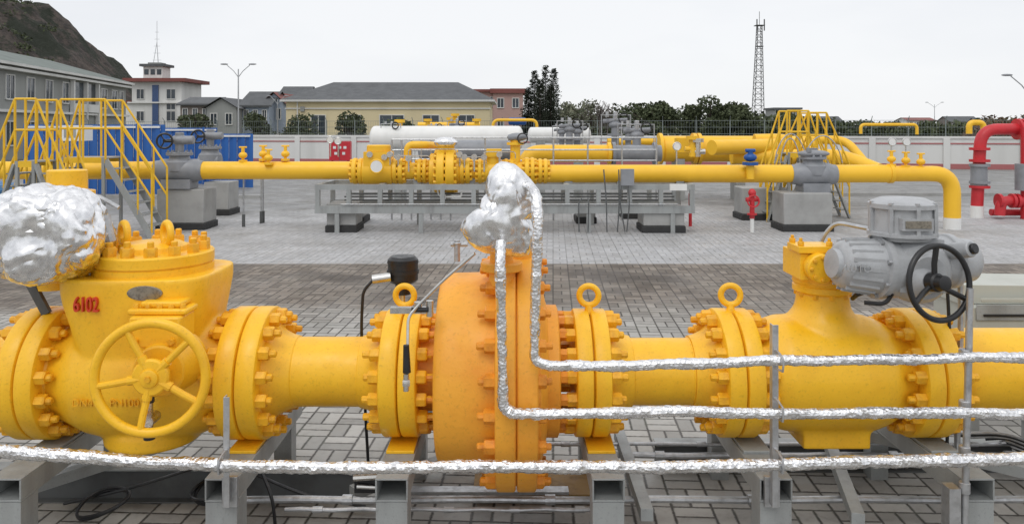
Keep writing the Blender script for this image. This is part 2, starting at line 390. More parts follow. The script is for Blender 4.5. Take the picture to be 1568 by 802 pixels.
b.cyl(loc(700,400,4.7),loc(700,368,4.7),.018,GALV,seg=12); b.torus(loc(700,372,4.7),(0,0,1),.022,.007,GALV,16,8); b.cyl(loc(690,374,4.7),loc(716,374,4.7),.014,GALV,seg=10)
b.obj('pilot_neck',root)

# ---- motorised ball valve at right
root=empty('motorized_ball_valve'); MX=1.9
b=M(); b.rev((1.43,FY,FZ),(1,0,0),[(0,.26),(.05,.27),(.12,.315),(.2,.34),(.47,.348),(.72,.342),(.80,.315),(.88,.27),(.94,.26)],YEL,64)
b.rev((MX,FY,1.15),(0,0,1),[(0,.24),(.10,.20),(.15,.165),(.2,.155),(.26,.155)],YEL,48)
b.box(1.72,2.12,4.62,4.98,.50,.62,YEL)
o=b.obj('cast_body',root); md=o.modifiers.new('r','REMESH'); md.mode='VOXEL'; md.voxel_size=.014; md.use_smooth_shade=True
sm=o.modifiers.new('s','SMOOTH'); sm.factor=.6; sm.iterations=6
b=M(); b.rev((MX,FY,1.40),(0,0,1),[(0,.165),(.008,.175),(.04,.175),(.046,.168),(.052,.168),(.058,.175),(.09,.175),(.098,.165)],YEL,56)
for i in range(10):
    w=2*math.pi*i/10; b.nut((MX+.145*math.cos(w),FY+.145*math.sin(w),1.495),(0,0,1),.04,YB)
for i in range(10):
    w=2*math.pi*(i+.5)/10; b.nut((MX+.148*math.cos(w),FY+.148*math.sin(w),1.40),(0,0,-1),.034,YB,stud=False)
b.obj('top_flange',root)
b=M(); b.box(1.70,1.98,4.62,4.92,1.50,1.655,YEL); b.box(1.685,1.90,4.60,4.80,1.66,1.70,YEL); b.cyl((1.80,4.62,1.58),(1.80,4.54,1.58),.085,YEL,seg=28,ch=.008)
b.cyl((1.9,4.62,1.57),(2.02,4.5,1.60),.09,YEL,seg=28)
for i in range(8):
    w=2*math.pi*i/8; b.nut((1.80+.065*math.cos(w),4.54,1.58+.065*math.sin(w)),(0,-1,0),.022,YB,stud=False)
for p in((1.71,4.64),(1.87,4.62),(1.71,4.78)): b.nut((p[0],p[1],1.70),(0,0,1),.035,YB)
b.obj('gear_box',root,bevel=.008)
b=M()
mo=Vector((2.05,4.45,1.60)); md_=Vector((-1,-.12,.10)).normalized(); m0=mo+Vector((.12,0,0))
b.rev(m0,md_,[(0,.165),(.08,.17),(.085,.178),(.12,.178),(.125,.155),(.16,.152),(.30,.140),(.33,.125),(.35,.10),(.352,.085),(.38,.08),(.385,.04)],ACT,40)
A,B_,_=frame(md_)
for i in range(18):
    w=2*math.pi*i/18; d=A*math.cos(w)+B_*math.sin(w)
    b.bar(m0+md_*.15+d*.150,m0+md_*.32+d*.136,.010,.022,ACT)
for i in range(8):
    w=2*math.pi*(i+.4)/8; d=A*math.cos(w)+B_*math.sin(w); b.rev(m0+md_*.12+d*.164,md_,[(0,.012),(.02,.012)],GALV,6)
b.obj('motor_housing',root)
b=M()
b.rev((2.27,4.62,1.60),(0,-1,0),[(0,.18),(.20,.185),(.26,.18),(.30,.15),(.31,.11),(.36,.10)],ACT,40)
b.rev((2.30,4.48,1.63),(1,.1,.02),[(0,.14),(.18,.14),(.19,.155),(.225,.155),(.23,.135),(.33,.12),(.36,.09),(.37,.05)],ACT,36)
b.box(2.10,2.42,4.38,4.62,1.66,1.775,ACT); b.box(2.13,2.40,4.30,4.40,1.49,1.55,ACT)
b.cyl((2.43,4.40,1.70),(2.50,4.26,1.74),.045,ACT,seg=24,ch=.006); b.cyl((2.50,4.26,1.74),(2.51,4.24,1.745),.03,BLK,seg=18)
for i in range(8): w=2*math.pi*i/8; b.rev((2.27+.165*math.cos(w),4.36,1.60+.165*math.sin(w)),(0,-1,0),[(0,.012),(.016,.012)],GALV,6)
b.obj('gear_case',root,bevel=.006)
b=M(); b.rev((2.22,4.46,1.765),(0,0,1),[(0,.150),(.02,.150),(.025,.185),(.045,.185),(.05,.168),(.175,.163),(.18,.180),(.205,.180),(.215,.165),(.235,.12),(.24,.05)],ACT,56)
b.box(2.13,2.30,4.272,4.32,1.835,1.90,ACT); b.box(2.145,2.285,4.266,4.28,1.848,1.888,PLATE)
for i in range(8):
    w=2*math.pi*i/8; b.rev((2.22+.172*math.cos(w),4.46+.172*math.sin(w),1.968),(0,0,1),[(0,.014),(.014,.014)],GALV,6); b.box(2.22+.175*math.cos(w)-.01,2.22+.175*math.cos(w)+.01,4.46+.175*math.sin(w)-.01,4.46+.175*math.sin(w)+.01,1.80,1.95,ACT)
b.obj('electronics_dome',root)
b=M(); c=Vector((2.27,4.16,1.575)); ax=Vector((.28,-1,.12)).normalized(); A,B_,_=frame(ax)
b.torus(c,ax,.195,.0155,BLK,64,12)
b.rev(c-ax*.06,ax,[(0,.05),(.05,.05),(.06,.042),(.10,.04),(.105,.03)],BLK,28)
for i in range(3):
    w=math.radians(150+120*i); d=A*math.cos(w)+B_*math.sin(w); b.tube([c-ax*.03+d*.04,c-ax*.025+d*.1,c+d*.19],.015,BLK,10)
b.cyl(c-ax*.06,c-ax*.14,.055,ACT,.09,seg=32); b.cyl(c-ax*.1,c-ax*.03,.03,ACT,seg=20)
b.obj('handwheel',root)
b=M(); b.tube(rpath([(2.1,4.45,1.5),(1.98,4.5,1.44),(1.99,4.58,1.40)],.03,.02),.013,BLK,8); b.tube(rpath([(2.13,4.36,1.50),(2.05,4.3,1.43),(1.95,4.34,1.43)],.04,.02),.012,BLK,8)
b.tube(rpath([(2.12,4.62,1.80),(1.98,4.8,1.82),(1.92,4.85,1.72),(1.90,4.86,1.6)],.06,.02),.013,GALV,8)
b.tube(rpath([(2.5,4.6,1.6),(2.64,4.62,1.56),(2.66,4.64,1.30),(2.64,4.66,.3)],.08,.02),.017,GALV,8)
b.tube(rpath([(2.55,4.6,1.55),(2.58,4.62,1.2),(2.58,4.66,.2)],.08,.02),.010,BLK,8)
b.obj('cables',root)
text('AUTO','cast_lettering',(1.80,4.268,1.615),.055,GALV,root,.006,rz=math.radians(-5))

# ---------------------------------------------------------------- foil wraps
def crease(p,s):
    d,_=noise.voronoi(p*s); return d[1]-d[0]
def foil_lump(name,c,poly,dy,amp=.05,sub=6,ey=.55):
    import bmesh
    bm=bmesh.new(); bmesh.ops.create_icosphere(bm,subdivisions=sub,radius=1)
    c=Vector(c)
    pol=[]
    for x,z in poly: pol.append((math.atan2(z-c.z,x-c.x),math.hypot(x-c.x,z-c.z)))
    pol.sort(); 
    def rad(w):
        for i in range(len(pol)):
            a0,r0=pol[i]; a1,r1=pol[(i+1)%len(pol)]
            if i==len(pol)-1: a1+=2*math.pi
            ww=w if w>=pol[0][0] else w+2*math.pi
            if a0<=ww<=a1: t=(ww-a0)/(a1-a0+1e-9); return r0*(1-t)+r1*t
        return pol[0][1]
    for v in bm.verts:
        d=v.co.copy(); r=rad(math.atan2(d.z,d.x))
        h=math.hypot(d.x,d.z); h2=h**ey           # boxier section
        p=c+Vector((d.x/(h+1e-6)*h2*r,math.copysign(abs(d.y)**.8,d.y)*dy,d.z/(h+1e-6)*h2*r))
        dr=(p-c).normalized()
        q=p+Vector((noise.noise(p*6),noise.noise(p*6+Vector((9,0,0))),noise.noise(p*6+Vector((0,9,0)))))*.06
        sq=Vector((q.x,q.y,q.z*.45))              # folds hang downwards
        e=(min(crease(sq,5.5),.35)-.2)*1.1+(min(crease(q,12),.3)-.2)*.35+(.25-abs(noise.noise(sq*4))*2)*.6+noise.noise(q*22)*.10
        v.co=p+dr*e*amp
    me=bpy.data.meshes.new(name); bm.to_mesh(me); bm.free(); me.materials.append(FOIL)
    me.shade_smooth(); me.set_sharp_from_angle(angle=math.radians(30))
    o=bpy.data.objects.new(name,me); bpy.context.scene.collection.objects.link(o); return o
def P2(L,Y): return [(gx(u,Y),gz(v,Y)) for u,v in L]
foil_lump('foil_wrapped_instrument',loc(768,325,4.3),P2([(764,248),(788,252),(823,284),(830,304),(812,335),(808,387),(780,389),(726,382),(706,350),(712,334),(737,318),(745,300),(750,262)],4.3),.125,.045)
foil_lump('foil_wrapped_actuator',loc(78,358,4.5),P2([(2,302),(34,288),(80,284),(136,290),(150,308),(162,335),(167,362),(158,388),(122,422),(75,437),(38,430),(6,402),(-10,352)],4.5),.25,.062)
b=M(); b.cyl(loc(103,340,4.95),loc(103,260,4.95),.115,YEL,seg=40,ch=.006); b.cyl(loc(103,292,4.95),loc(103,300,4.95),.16,YEL,seg=40); 
b.tube(rpath([loc(110,300,4.75),loc(150,300,4.7),loc(182,318,4.7)],.05,.02),.014,GALV,8); b.tube(rpath([loc(120,310,4.7),loc(165,330,4.7),loc(160,380,4.7)],.05,.02),.02,GALV,8)
b.cyl(loc(170,370,4.6),loc(160,330,4.6),.03,GALV,seg=10)
b.bar(loc(40,420,4.7),loc(72,480,4.7),.03,.05,DGREY); b.cyl(loc(85,440,4.8),loc(85,400,4.8),.12,YEL,seg=24)
b.obj('valve_actuator_mount')
def foil_tube(name,pts,r,rad=.07):
    p=rpath(pts,rad,.014); p=[q+Vector((0,noise.noise(q*3)*.008,noise.noise(q*2.5+Vector((5,5,5)))*.014)) for q in p]
    b=M(); b.tube(p,r,FOILT,12,jr=.08,jc=.001); return b.obj(name,ang=22)
TY=4.05
foil_tube('foil_wrapped_tube',[(-.06,4.12,1.79),(-.062,4.02,1.70),(-.055,TY,1.45),(-.045,TY,.96),(.0,TY,.925),(.9,TY,.93),(2.0,TY,.925),(4.6,TY,.93)],.028)
foil_tube('foil_wrapped_tube',[(.06,4.25,2.10),(.125,4.12,2.07),(.135,4.04,1.9),(.12,TY,1.5),(.115,TY,1.19),(.2,TY,1.165),(1.3,TY,1.19),(2.7,TY,1.215),(4.6,TY,1.24)],.027)
foil_tube('foil_wrapped_tube',[(-4.3,TY,.80),(-2.64,TY,.735),(-1.6,TY,.655),(-.5,TY,.648),(.95,TY,.65),(1.6,TY,.66),(2.7,TY,.70),(4.6,TY,.74)],.032,.3)
def post(u,z1,z0,cl):
    b=M(); x=gx(u,4.13)
    b.box(x-.016,x+.016,4.125,4.131,z0,z1,GALV); b.box(x-.016,x-.010,4.131,4.17,z0,z1,GALV)
    for z in cl:
        b.tube([(x-.0,4.15,z+.045),(x,4.08,z+.045),(x,4.015,z+.035),(x,4.005,z),(x,4.015,z-.035),(x,4.08,z-.045),(x,4.15,z-.045)],.006,GALV,8); b.nut((x,4.13,z+.045),(0,-1,0),.02,GALV); 
    b.box(x-.04,x+.04,4.172,4.197,.38,.54,GALV)
    b.obj('tube_support_post',bevel=.001)
post(347,.98,.40,[.66]); post(1187,1.36,.40,[1.185,.93,.665])
b=M(); x=gx(1467,4.2); b.cyl((x,4.14,.3),(x+.03,4.14,1.55),.018,GALV,seg=14); 
for z in(1.2,.93,.69,.5): b.cyl((x,4.14,z-.03),(x,4.14,z+.03),.028,GALV,seg=14,ch=.004)
b.box(x-.09,x-.03,4.12,4.2,.22,.5,GALV); b.obj('tube_support_post')

# ---- instruments
b=M(); b.cyl(loc(617,432,5.1),loc(617,392,5.1),.098,BLK,seg=32,ch=.02); b.cyl(loc(617,418,5.1),loc(617,412,5.1),.104,BLK,seg=32); b.cyl(loc(617,402,5.1),loc(617,399,5.1),.102,BLK,seg=32); b.cyl(loc(617,450,5.1),loc(617,432,5.1),.05,BLK,seg=20)
b.cyl(loc(598,424,5.02),loc(570,428,5.0),.03,STEEL,seg=14); b.cyl(loc(617,445,5.1),(gx(617,5.1),5.1,1.2),.02,STEEL,seg=10)
b.tube(rpath([loc(572,428,5),loc(556,445,5),loc(553,500,5),loc(556,560,5.02),loc(560,640,5.1),(gx(566,5.1),5.1,.05)],.12,.03),.010,BLK,8)
b.obj('pressure_transmitter')
b=M(); b.box(gx(598,4.35),gx(662,4.35),4.33,4.37,gz(479,4.35),gz(470,4.35),STEEL); b.cyl(loc(640,478,4.3),loc(640,462,4.3),.022,STEEL,seg=14); b.cyl(loc(658,484,4.3),loc(658,460,4.3),.02,STEEL,seg=14)
b.cyl(loc(630,474,4.28),loc(655,474,4.28),.014,BLK,seg=10)
b.tube(rpath([loc(727,388,4.2),loc(680,428,4.25),loc(640,468,4.27),loc(625,485,4.25),loc(624,540,4.2),loc(622,598,4.18)],.05,.02),.0085,STEEL,8)
b.cyl(loc(623,570,4.18),loc(622,528,4.18),.022,BLK,.016,seg=14); b.cyl(loc(622,598,4.18),loc(622,572,4.18),.016,STEEL,seg=12); b.nut(loc(622,590,4.18),(0,0,1),.04,STEEL)
b.obj('instrument_tubing')

# ---------------------------------------------------------------- front skid
b=M(); BT=.518
BX=[-3.7,-2.72,-1.56,-.646,.518,1.416,2.50,3.6]
for x in BX:
    w=.088; t=.010; h=.125
    b.box(x-w,x+w,4.2,5.5,BT-t,BT,GREY); b.box(x-w,x+w,4.2,5.5,BT-h,BT-h+t,GREY)
    b.box(x-w,x-w+t,4.2,5.5,BT-h+t,BT-t,GREY); b.box(x+w-t,x+w,4.2,5.5,BT-h+t,BT-t,GREY)
    b.box(x-w+.003,x+w-.003,4.203,4.36,-0.0,BT-h-.002,GREY); b.box(x-.06,x+.06,5.33,5.45,0,BT-h-.002,GREY)
    b.box(x-w-.03,x+w+.03,4.18,4.40,.0,.015,GREY)
    b.box(x-.08,x+.08,4.52,5.05,BT+.0005,BT+.018,YEL if x in(-1.56,-.646,.518) else GREY)
b.obj('steel_skid_frame',bevel=.003)
b=M()
for (x0,x1,y,z0,z1) in((-5,-.95,5.06,.0,.22),(1.0,5,5.5,0,.2),(-5,5,4.30,.0,.06)):
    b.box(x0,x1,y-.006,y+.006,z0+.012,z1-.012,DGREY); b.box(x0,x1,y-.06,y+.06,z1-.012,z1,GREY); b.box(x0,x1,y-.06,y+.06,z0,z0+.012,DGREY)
for p,q in(((-1.0,4.9,.12),(-.2,5.6,.12)),((.75,4.35,.25),(.75,5.5,.25)),((1.9,4.3,.25),(2.2,5.5,.25)),((-3.2,4.3,.25),(-2.3,5.4,.25)),((2.3,5.3,.35),(3.4,4.4,.35))): b.bar(p,q,.07,.07,GREY)
b.obj('skid_base_beam',bevel=.002)
b=M()
for (x0,x1,y,z,r) in((-1.6,4.5,4.72,.16,.021),(.6,4.5,5.25,.205,.02),(-.1,4.5,5.3,.26,.012),(-4,-1.3,5.2,.13,.02),(-1.35,.6,4.66,.13,.013)):
    b.tube([(x0+(x1-x0)*i/20,y,z+.004*math.sin(i*1.7)) for i in range(21)],r,GALV,10)
    for k in range(5):
        xx=x0+(x1-x0)*(k+.5)/5; b.cyl((xx-.03,y,z),(xx+.03,y,z),r*1.45,GALV,seg=10)
b.box(-.75,.35,4.82,4.9,.14,.16,GALV); b.box(-.25,.55,5.0,5.35,.03,.06,RUST)
for k in range(9):
    b.tube(rpath([(2.9+.1*k,5.3,.33-.012*k),(3.3,5.25,.36-.013*k),(3.7,5.2,.2-.01*k),(4.2,5.3,.2)],.12,.05),.010,BLK if k%2 else GALV,6)
b.obj('cable_conduit')
b=M()
def coil(cx,cy,r,n):
    pts=[]
    for i in range(n*20): w=i/20*2*math.pi; pts.append((cx+(r+.03*math.sin(i*.37))*math.cos(w),cy+r*.7*math.sin(w),.06+.015*(i/20)+.05*(1+math.sin(w+.7))))
    b.tube(pts,.009,BLK,7)
coil(-1.85,4.95,.17,3); coil(-2.5,4.75,.15,2)
b.tube(rpath([(-2.8,4.9,.05),(-2.3,4.8,.2),(-1.8,4.85,.35),(-1.3,4.9,.1),(-.9,4.8,.08)],.3,.04),.010,BLK,7)
b.tube(rpath([(-1.35,4.5,.02),(-1.36,4.45,.3),(-1.45,4.5,.45)],.3,.04),.010,BLK,7)
b.box(-.95,-.80,4.72,4.85,.20,.32,BLK); b.tube([(-.95,4.7,.30),(-.78,4.7,.31)],.02,STEEL,8); b.tube([(-.93,4.7,.25),(-.74,4.7,.24)],.013,STEEL,8)
b.obj('coiled_cable')
# control cabinet right
b=M(); Y=5.9
b.box(gx(1484,Y),4.6,Y,Y+.5,.55,gz(495,Y)+.12,BEIGE); b.prism([(gx(1484,Y)-.02,gz(470,Y)),(gx(1484,Y)-.02,gz(440,Y)),(gx(1492,Y),gz(440,Y)),(4.62,gz(443,Y)),(4.62,gz(470,Y))],Y+.1,Y+.6,BEIGE)
b.box(gx(1494,Y),4.5,Y-.012,Y-.002,gz(490,Y),gz(466,Y),GREY); b.box(gx(1500,Y),4.5,Y-.02,Y-.013,gz(462,Y),gz(456,Y),BEIGE); b.box(gx(1504,Y),4.4,Y-.022,Y-.013,gz(484,Y),gz(480,Y),BLK)
for x in(gx(1500,Y),4.3): b.box(x,x+.06,Y+.1,Y+.16,0,.56,GREY)
b.obj('control_cabinet',bevel=.006)

# ---------------------------------------------------------------- ground
b=M(); b.add([(-3000,-60,0),(3000,-60,0),(3000,5000,0),(-3000,5000,0)],[(0,1,2,3)],GROUND); b.obj('ground')
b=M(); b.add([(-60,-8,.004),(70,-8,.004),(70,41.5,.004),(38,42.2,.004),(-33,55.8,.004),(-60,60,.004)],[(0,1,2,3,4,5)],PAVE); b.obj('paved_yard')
b=M()
b.box(-34,-8.5,26.4,26.6,.004,.11,CONC); b.box(10,40,27.4,27.6,.004,.11,CONC); b.obj('kerb')

# ---------------------------------------------------------------- rear pipeline
RY=18.5; S=RY/F
def plinth(u0,u1,v0,Yp,d=1.0):
    x0,x1=gx(u0,Yp),gx(u1,Yp); z=gz(v0,Yp); b=M()
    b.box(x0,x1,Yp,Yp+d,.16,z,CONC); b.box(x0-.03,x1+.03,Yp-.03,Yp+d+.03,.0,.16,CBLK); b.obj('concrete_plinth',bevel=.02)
for a in((240,312,290,18.3),(312,350,279,21.3),(1200,1275,296,18.0),(1137,1206,288,20.2),(500,545,312,17.9),(985,1048,316,17.8),(545,556,312,19.5),(884,912,316,19.5),(955,985,312,20.5)): plinth(*a,d=.8)
def ring_nuts(b,x,y,z,r,dr,n,s,m):
    for i in range(n):
        w=2*math.pi*(i+.5)/n; b.nut((x,y+r*math.cos(w),z+r*math.sin(w)),(dr,0,0),s,m,stud=False)
z1=gz(261,RY); z2=gz(266,RY)
b=M(); b.rev((-20,RY,z1),(1,0,0),[(0,.21),(20+gx(541,RY),.21)],YFAR,36)
b.obj('gas_pipe')
b=M(); pth=rpath([(gx(835,RY),RY,z2),(gx(1365,RY),RY,z2)],.1,1); b.tube(pth,.21,YFAR,36)
b.tube(rpath([(gx(1362,RY),RY,z2),(gx(1458,RY),RY,z2),(gx(1458,RY),RY,.25)],.6,.3),.185,YFAR,32); b.cyl((gx(1458,RY),RY,.0),(gx(1458,RY),RY,.27),.19,WHT,seg=32)
b.cyl((gx(1360,RY),RY,z2),(gx(1366,RY),RY,z2),.225,YFAR,seg=32)
b.obj('gas_pipe')
b=M(); b2=M(); zc=gz(262,RY)
segs=[('f',541,548,20),('f',550,557,20),('c',557,602,21),('f',602,609,20),('f',611,618,20),('c',618,640,13),('f',640,646,19),('f',648,654,19),('c',654,660,14),('c',659,669,27),('f',670,682,34),('f',684,697,34),('c',697,704,20),('f',704,711,20),('f',713,720,20),('c',720,732,13),('f',732,738,19),('c',738,772,16),('f',772,778,19),('f',780,787,19),('c',787,803,14),('f',803,810,21),('f',812,818,21),('c',818,824,14),('f',824,830,19),('f',832,838,19)]
for k,a,e,r in segs:
    b.cyl((gx(a,RY),RY,zc),(gx(e,RY),RY,zc),r*S,YFAR,seg=36,ch=.02)
    if k=='f':
        n=12 if r<30 else 18; ring_nuts(b2,gx(a,RY),RY,zc,(r-4)*S,-1,n,.075,YFAR); ring_nuts(b2,gx(e,RY),RY,zc,(r-4)*S,1,n,.075,YFAR)
b.obj('regulating_pipe_run'); b2.obj('flange_bolts_set',parent=bpy.data.objects['regulating_pipe_run'])
b=M()
b.box(gx(560,RY),gx(600,RY),RY-.3,RY+.3,zc+.1,gz(232,RY),YFAR); b.cyl((gx(580,RY),RY,gz(233,RY)),(gx(580,RY),RY,gz(222,RY)),.28,YFAR,seg=28,ch=.02)
b.cyl((gx(583,RY),RY-.55,gz(253,RY)),(gx(583,RY),RY-.6,gz(253,RY)),.14,WHT,seg=28); b.torus((gx(583,RY),RY-.58,gz(253,RY)),(0,1,0),.145,.025,YFAR,32,8); b.cyl((gx(583,RY),RY-.3,gz(253,RY)),(gx(583,RY),RY-.56,gz(253,RY)),.04,YFAR)
b.tube(rpath([(gx(624,RY),RY,zc),(gx(624,RY),RY,gz(222,RY)),(gx(650,RY),RY,gz(222,RY)),(gx(665,RY),RY+.6,gz(224,RY))],.15,.1),.09,YFAR,16)
b.cyl((gx(683,RY),RY,gz(236,RY)),(gx(683,RY),RY,gz(222,RY)),.2,YFAR,seg=24)
b.cyl((gx(755,RY),RY,zc),(gx(755,RY),RY,gz(236,RY)),.18,YFAR,seg=24); b.box(gx(745,RY),gx(768,RY),RY-.2,RY+.2,gz(240,RY),gz(228,RY),YFAR)
b.cyl((gx(789,RY),RY,zc),(gx(789,RY),RY,gz(214,RY)),.12,YFAR,seg=24); b.cyl((gx(789,RY),RY,gz(222,RY)),(gx(789,RY),RY,gz(218,RY)),.2,YFAR,seg=24)
b.sph((gx(792,RY),RY,gz(210,RY)),(.24,.18,.10),VGREY); b.cyl((gx(778,RY),RY-.1,gz(211,RY)),(gx(806,RY),RY-.1,gz(209,RY)),.07,VGREY); b.torus((gx(800,RY),RY-.25,gz(212,RY)),(.3,1,0),.12,.015,BLK,24,6)
b.sph((gx(683,RY),RY-.1,gz(218,RY)),(.28,.2,.13),FOIL,12,8)
for u in(570,592,600,612,628,705,712,727,742,765): b.cyl((gx(u,RY),RY-.25,zc),(gx(u,RY),RY-.25,gz(232+(u%7)*1.5,RY)),.022,STEEL,seg=8); b.cyl((gx(u,RY),RY-.25,gz(236+(u%5)*2,RY)),(gx(u,RY),RY-.35,gz(236+(u%5)*2,RY)),.07,STEEL,seg=14)
for (a,bb,v) in((600,660,238),(628,700,228),(705,745,240),(742,789,232)): b.tube(rpath([(gx(a,RY),RY-.3,gz(v+14,RY)),(gx(a,RY),RY-.3,gz(v,RY)),(gx(bb,RY),RY-.3,gz(v,RY)),(gx(bb,RY),RY-.3,gz(v+10,RY))],.08,.06),.012,STEEL,6)
b.tube(rpath([(gx(672,RY),RY-.55,gz(280,RY)),(gx(676,RY),RY-.6,gz(298,RY)),(gx(709,RY),RY-.6,gz(298,RY)),(gx(709,RY),RY-.6,gz(290,RY))],.1,.1),.02,WHT,8)
b.obj('regulator_trim')
# rear skid
b=M(); x0,x1=gx(494,RY),gx(1053,RY)
for y in(17.8,19.3):
    b.box(x0,x1,y-.05,y+.05,gz(287,RY),gz(279,RY),GREY); b.box(x0,x1,y-.05,y+.05,.45,.62,GREY)
for i in range(13):
    x=x0+.06+(x1-x0-.12)*i/12; b.box(x-.05,x+.05,17.751,17.849,.62,gz(287,RY),GREY); b.box(x-.05,x+.05,19.251,19.349,.0 if i%3==0 else .62,gz(287,RY),GREY)
    if i%2==0: b.box(x-.06,x+.06,17.85,19.25,gz(284,RY),gz(279,RY)-.003,GREY)
for i in range(5):
    x=x0+.5+(x1-x0-1)*i/4; b.box(x-.05,x+.05,17.76,17.84,0,.45,GREY)
for (u,v) in((600,275),(640,275),(720,275),(780,275),(870,280),(950,280),(1040,280)): b.box(gx(u,RY)-.09,gx(u,RY)+.09,RY-.12,RY+.12,gz(284,RY),gz(v,RY)+.05,GREY)
b.obj('steel_skid_frame')
b=M()
for (z,r,y) in((.72,.018,18.1),(.80,.018,18.1),(.85,.025,18.3),(.66,.015,17.72)): b.tube([(x0+.6,y,z),(x1-.4,y,z)],r,DGREY if z>.7 else GALV,8)
for u in(886,895,918,940,946,952): b.tube(rpath([(gx(u,RY),17.65,1.45 if u>910 else .8),(gx(u,RY)+U(-.1,.1),17.6,.7),(gx(u,RY)+U(-.1,.1),17.6,.05)],.2,.1),.015,DGREY,8)
b.box(gx(943,RY),gx(962,RY),17.6,17.75,gz(280,RY),gz(256,RY),VGREY); b.box(gx(1012,RY),gx(1036,RY),17.4,17.5,gz(286,RY),gz(277,RY),WHT)
b.obj('cable_conduit')
# handrails at rear skid
b=M()
for (u0,u1,Y,v0,v1) in((690,1005,20.2,211,248),(600,690,20.3,214,246)):
    for v in(v0,(v0+v1)/2,v1-2): b.tube([loc(u0,v,Y),loc(u1,v,Y)],.022,GALV,6)
    k=u0
    while k<=u1+1: b.tube([loc(k,v0,Y),(gx(k,Y),Y,0)],.024,GALV,6); k+=(u1-u0)/6
b.obj('handrail')
def line_valve(name,u,v,Y,w,acts):
    b=M(); x=gx(u,Y); z=gz(v,Y); hw=w/2*Y/F
    b.rev((x-hw,Y,z),(1,0,0),[(0,.225),(.1,.24),(.16,.27),(hw*2-.16,.27),(hw*2-.1,.24),(hw*2,.225)],VGREY,32)
    b.rev((x-.0,Y,z),(0,0,1),[(0,.3),(.2,.3),(.26,.24),(.34,.22),(.36,.3),(.42,.3),(.43,.1)],VGREY,32)
    for i in range(10): w_=2*math.pi*i/10; b.nut((x+.26*math.cos(w_),Y+.26*math.sin(w_),z+.42),(0,0,1),.05,VGREY)
    b.cyl((x,Y,z+.4),(x,Y,z+.62),.1,VGREY)
    b.box(x-hw*.6,x+hw*.6,Y-.25,Y+.25,z-.42,z-.2,VGREY)
    if acts:
        b.sph((x,Y,z+.72),(.22,.18,.12),VGREY); b.cyl((x-.1,Y-.05,z+.70),(x+.36,Y-.05,z+.72),.10,VGREY,ch=.02); b.cyl((x,Y,z+.75),(x,Y,z+.90),.10,VGREY,ch=.02)
        b.torus((x-.2,Y-.35,z+.7),(.2,-1,.1),.17,.025,BLK,32,8); b.cyl((x-.2,Y-.37,z+.7),(x-.15,Y-.15,z+.7),.04,BLK)
        for i in range(3): w_=2.1*i; b.tube([(x-.2,Y-.35,z+.7),(x-.2+.16*math.cos(w_),Y-.35,z+.7+.16*math.sin(w_))],.016,BLK,6)
    b.obj(name)
line_valve('ball_valve',275,261,18.5,74,True); line_valve('ball_valve',1245,267,18.5,68,False)
line_valve('ball_valve',322,248,21.5,30,True)
b=M(); x=gx(1240,18.5)
b.cyl((x,18.5,1.6),(x,18.5,1.78),.12,VGREY); b.sph((x+.05,18.4,1.78),(.38,.16,.09),VGREY); b.cyl((x-.1,18.3,1.82),(x-.1,18.3,1.92),.06,VGREY); b.obj('valve_gearbox')
def relief(u,v,Y,vb,m=YFAR):
    b=M(); x=gx(u,Y); z=gz(v,Y); b.cyl((x,Y,gz(vb,Y)),(x,Y,z-.1),.035,m,seg=10); b.cyl((x,Y,z-.22),(x,Y,z-.17),.10,m,seg=16); b.sph((x,Y,z-.06),(.10,.10,.08),m,16,10); b.cyl((x,Y,z),(x,Y,z+.12),.04,m,seg=12); b.cyl((x-.09,Y,z+.13),(x+.09,Y,z+.13),.02,m,seg=8)
    b.obj('relief_valve')
for a in((372,234,18.5,250),(403,232,18.5,250),(411,238,18.3,250),(437,232,18.5,250),(1365,240,18.5,256),(1387,242,18.5,256),(1410,244,18.5,256)): relief(*a)
def gauge(u,v,Y,vb):
    b=M(); p=loc(u,v,Y); b.cyl(p,p+Vector((0,-.05,0)),.09,WHT,seg=24); b.torus(p+Vector((0,-.04,0)),(0,1,0),.09,.015,STEEL,24,8); b.cyl((p.x,Y,gz(vb,Y)),(p.x,Y,p.z-.08),.018,STEEL,seg=8); b.obj('pressure_gauge')
for a in((1036,224,18.7,255),(1365,217,18.5,236),(1387,217,18.5,236),(506,214,21,240),(518,216,21,240)): gauge(*a)
b=M()
x=gx(1155,17.9)
b.cyl((x-.05,17.9,0),(x-.05,17.9,.45),.045,WHT); b.cyl((x-.05,17.9,.32),(x-.05,17.9,.95),.055,RED); b.torus((x-.05,17.8,.72),(0,1,0),.13,.018,RED,28,8); b.sph((x-.05,17.9,.9),(.09,.09,.10),RED,14,8); b.cyl((x-.19,17.9,.75),(x+.10,17.9,.75),.05,RED); b.cyl((x-.05,17.9,.40),(x-.05,17.9,.44),.11,RED)
b.cyl((x,18.2,1.2),(x,18.2,1.6),.09,YFAR); b.sph((x,18.2,1.70),(.15,.14,.10),BLUEV,16,10); b.cyl((x,18.2,1.52),(x,18.2,1.59),.18,BLUEV); b.cyl((x,18.2,1.75),(x,18.2,1.84),.06,BLUEV); b.cyl((x-.11,18.2,1.86),(x+.11,18.2,1.86),.04,BLUEV)
b.obj('fire_hydrant')
b=M(); x=gx(1057,19); b.cyl((x,19,0),(x,19,.8),.04,RED); b.obj('marker_post')
b=M(); 
for u,Y in((373,18.9),(400,19.6),(403,19.7)): 
    b.cyl((gx(u,Y),Y,0),(gx(u,Y),Y,1.15),.02,GALV,seg=10); b.cyl((gx(u,Y),Y,0),(gx(u,Y),Y,.3),.04,DGREY,seg=10)
b.obj('bollard_post')
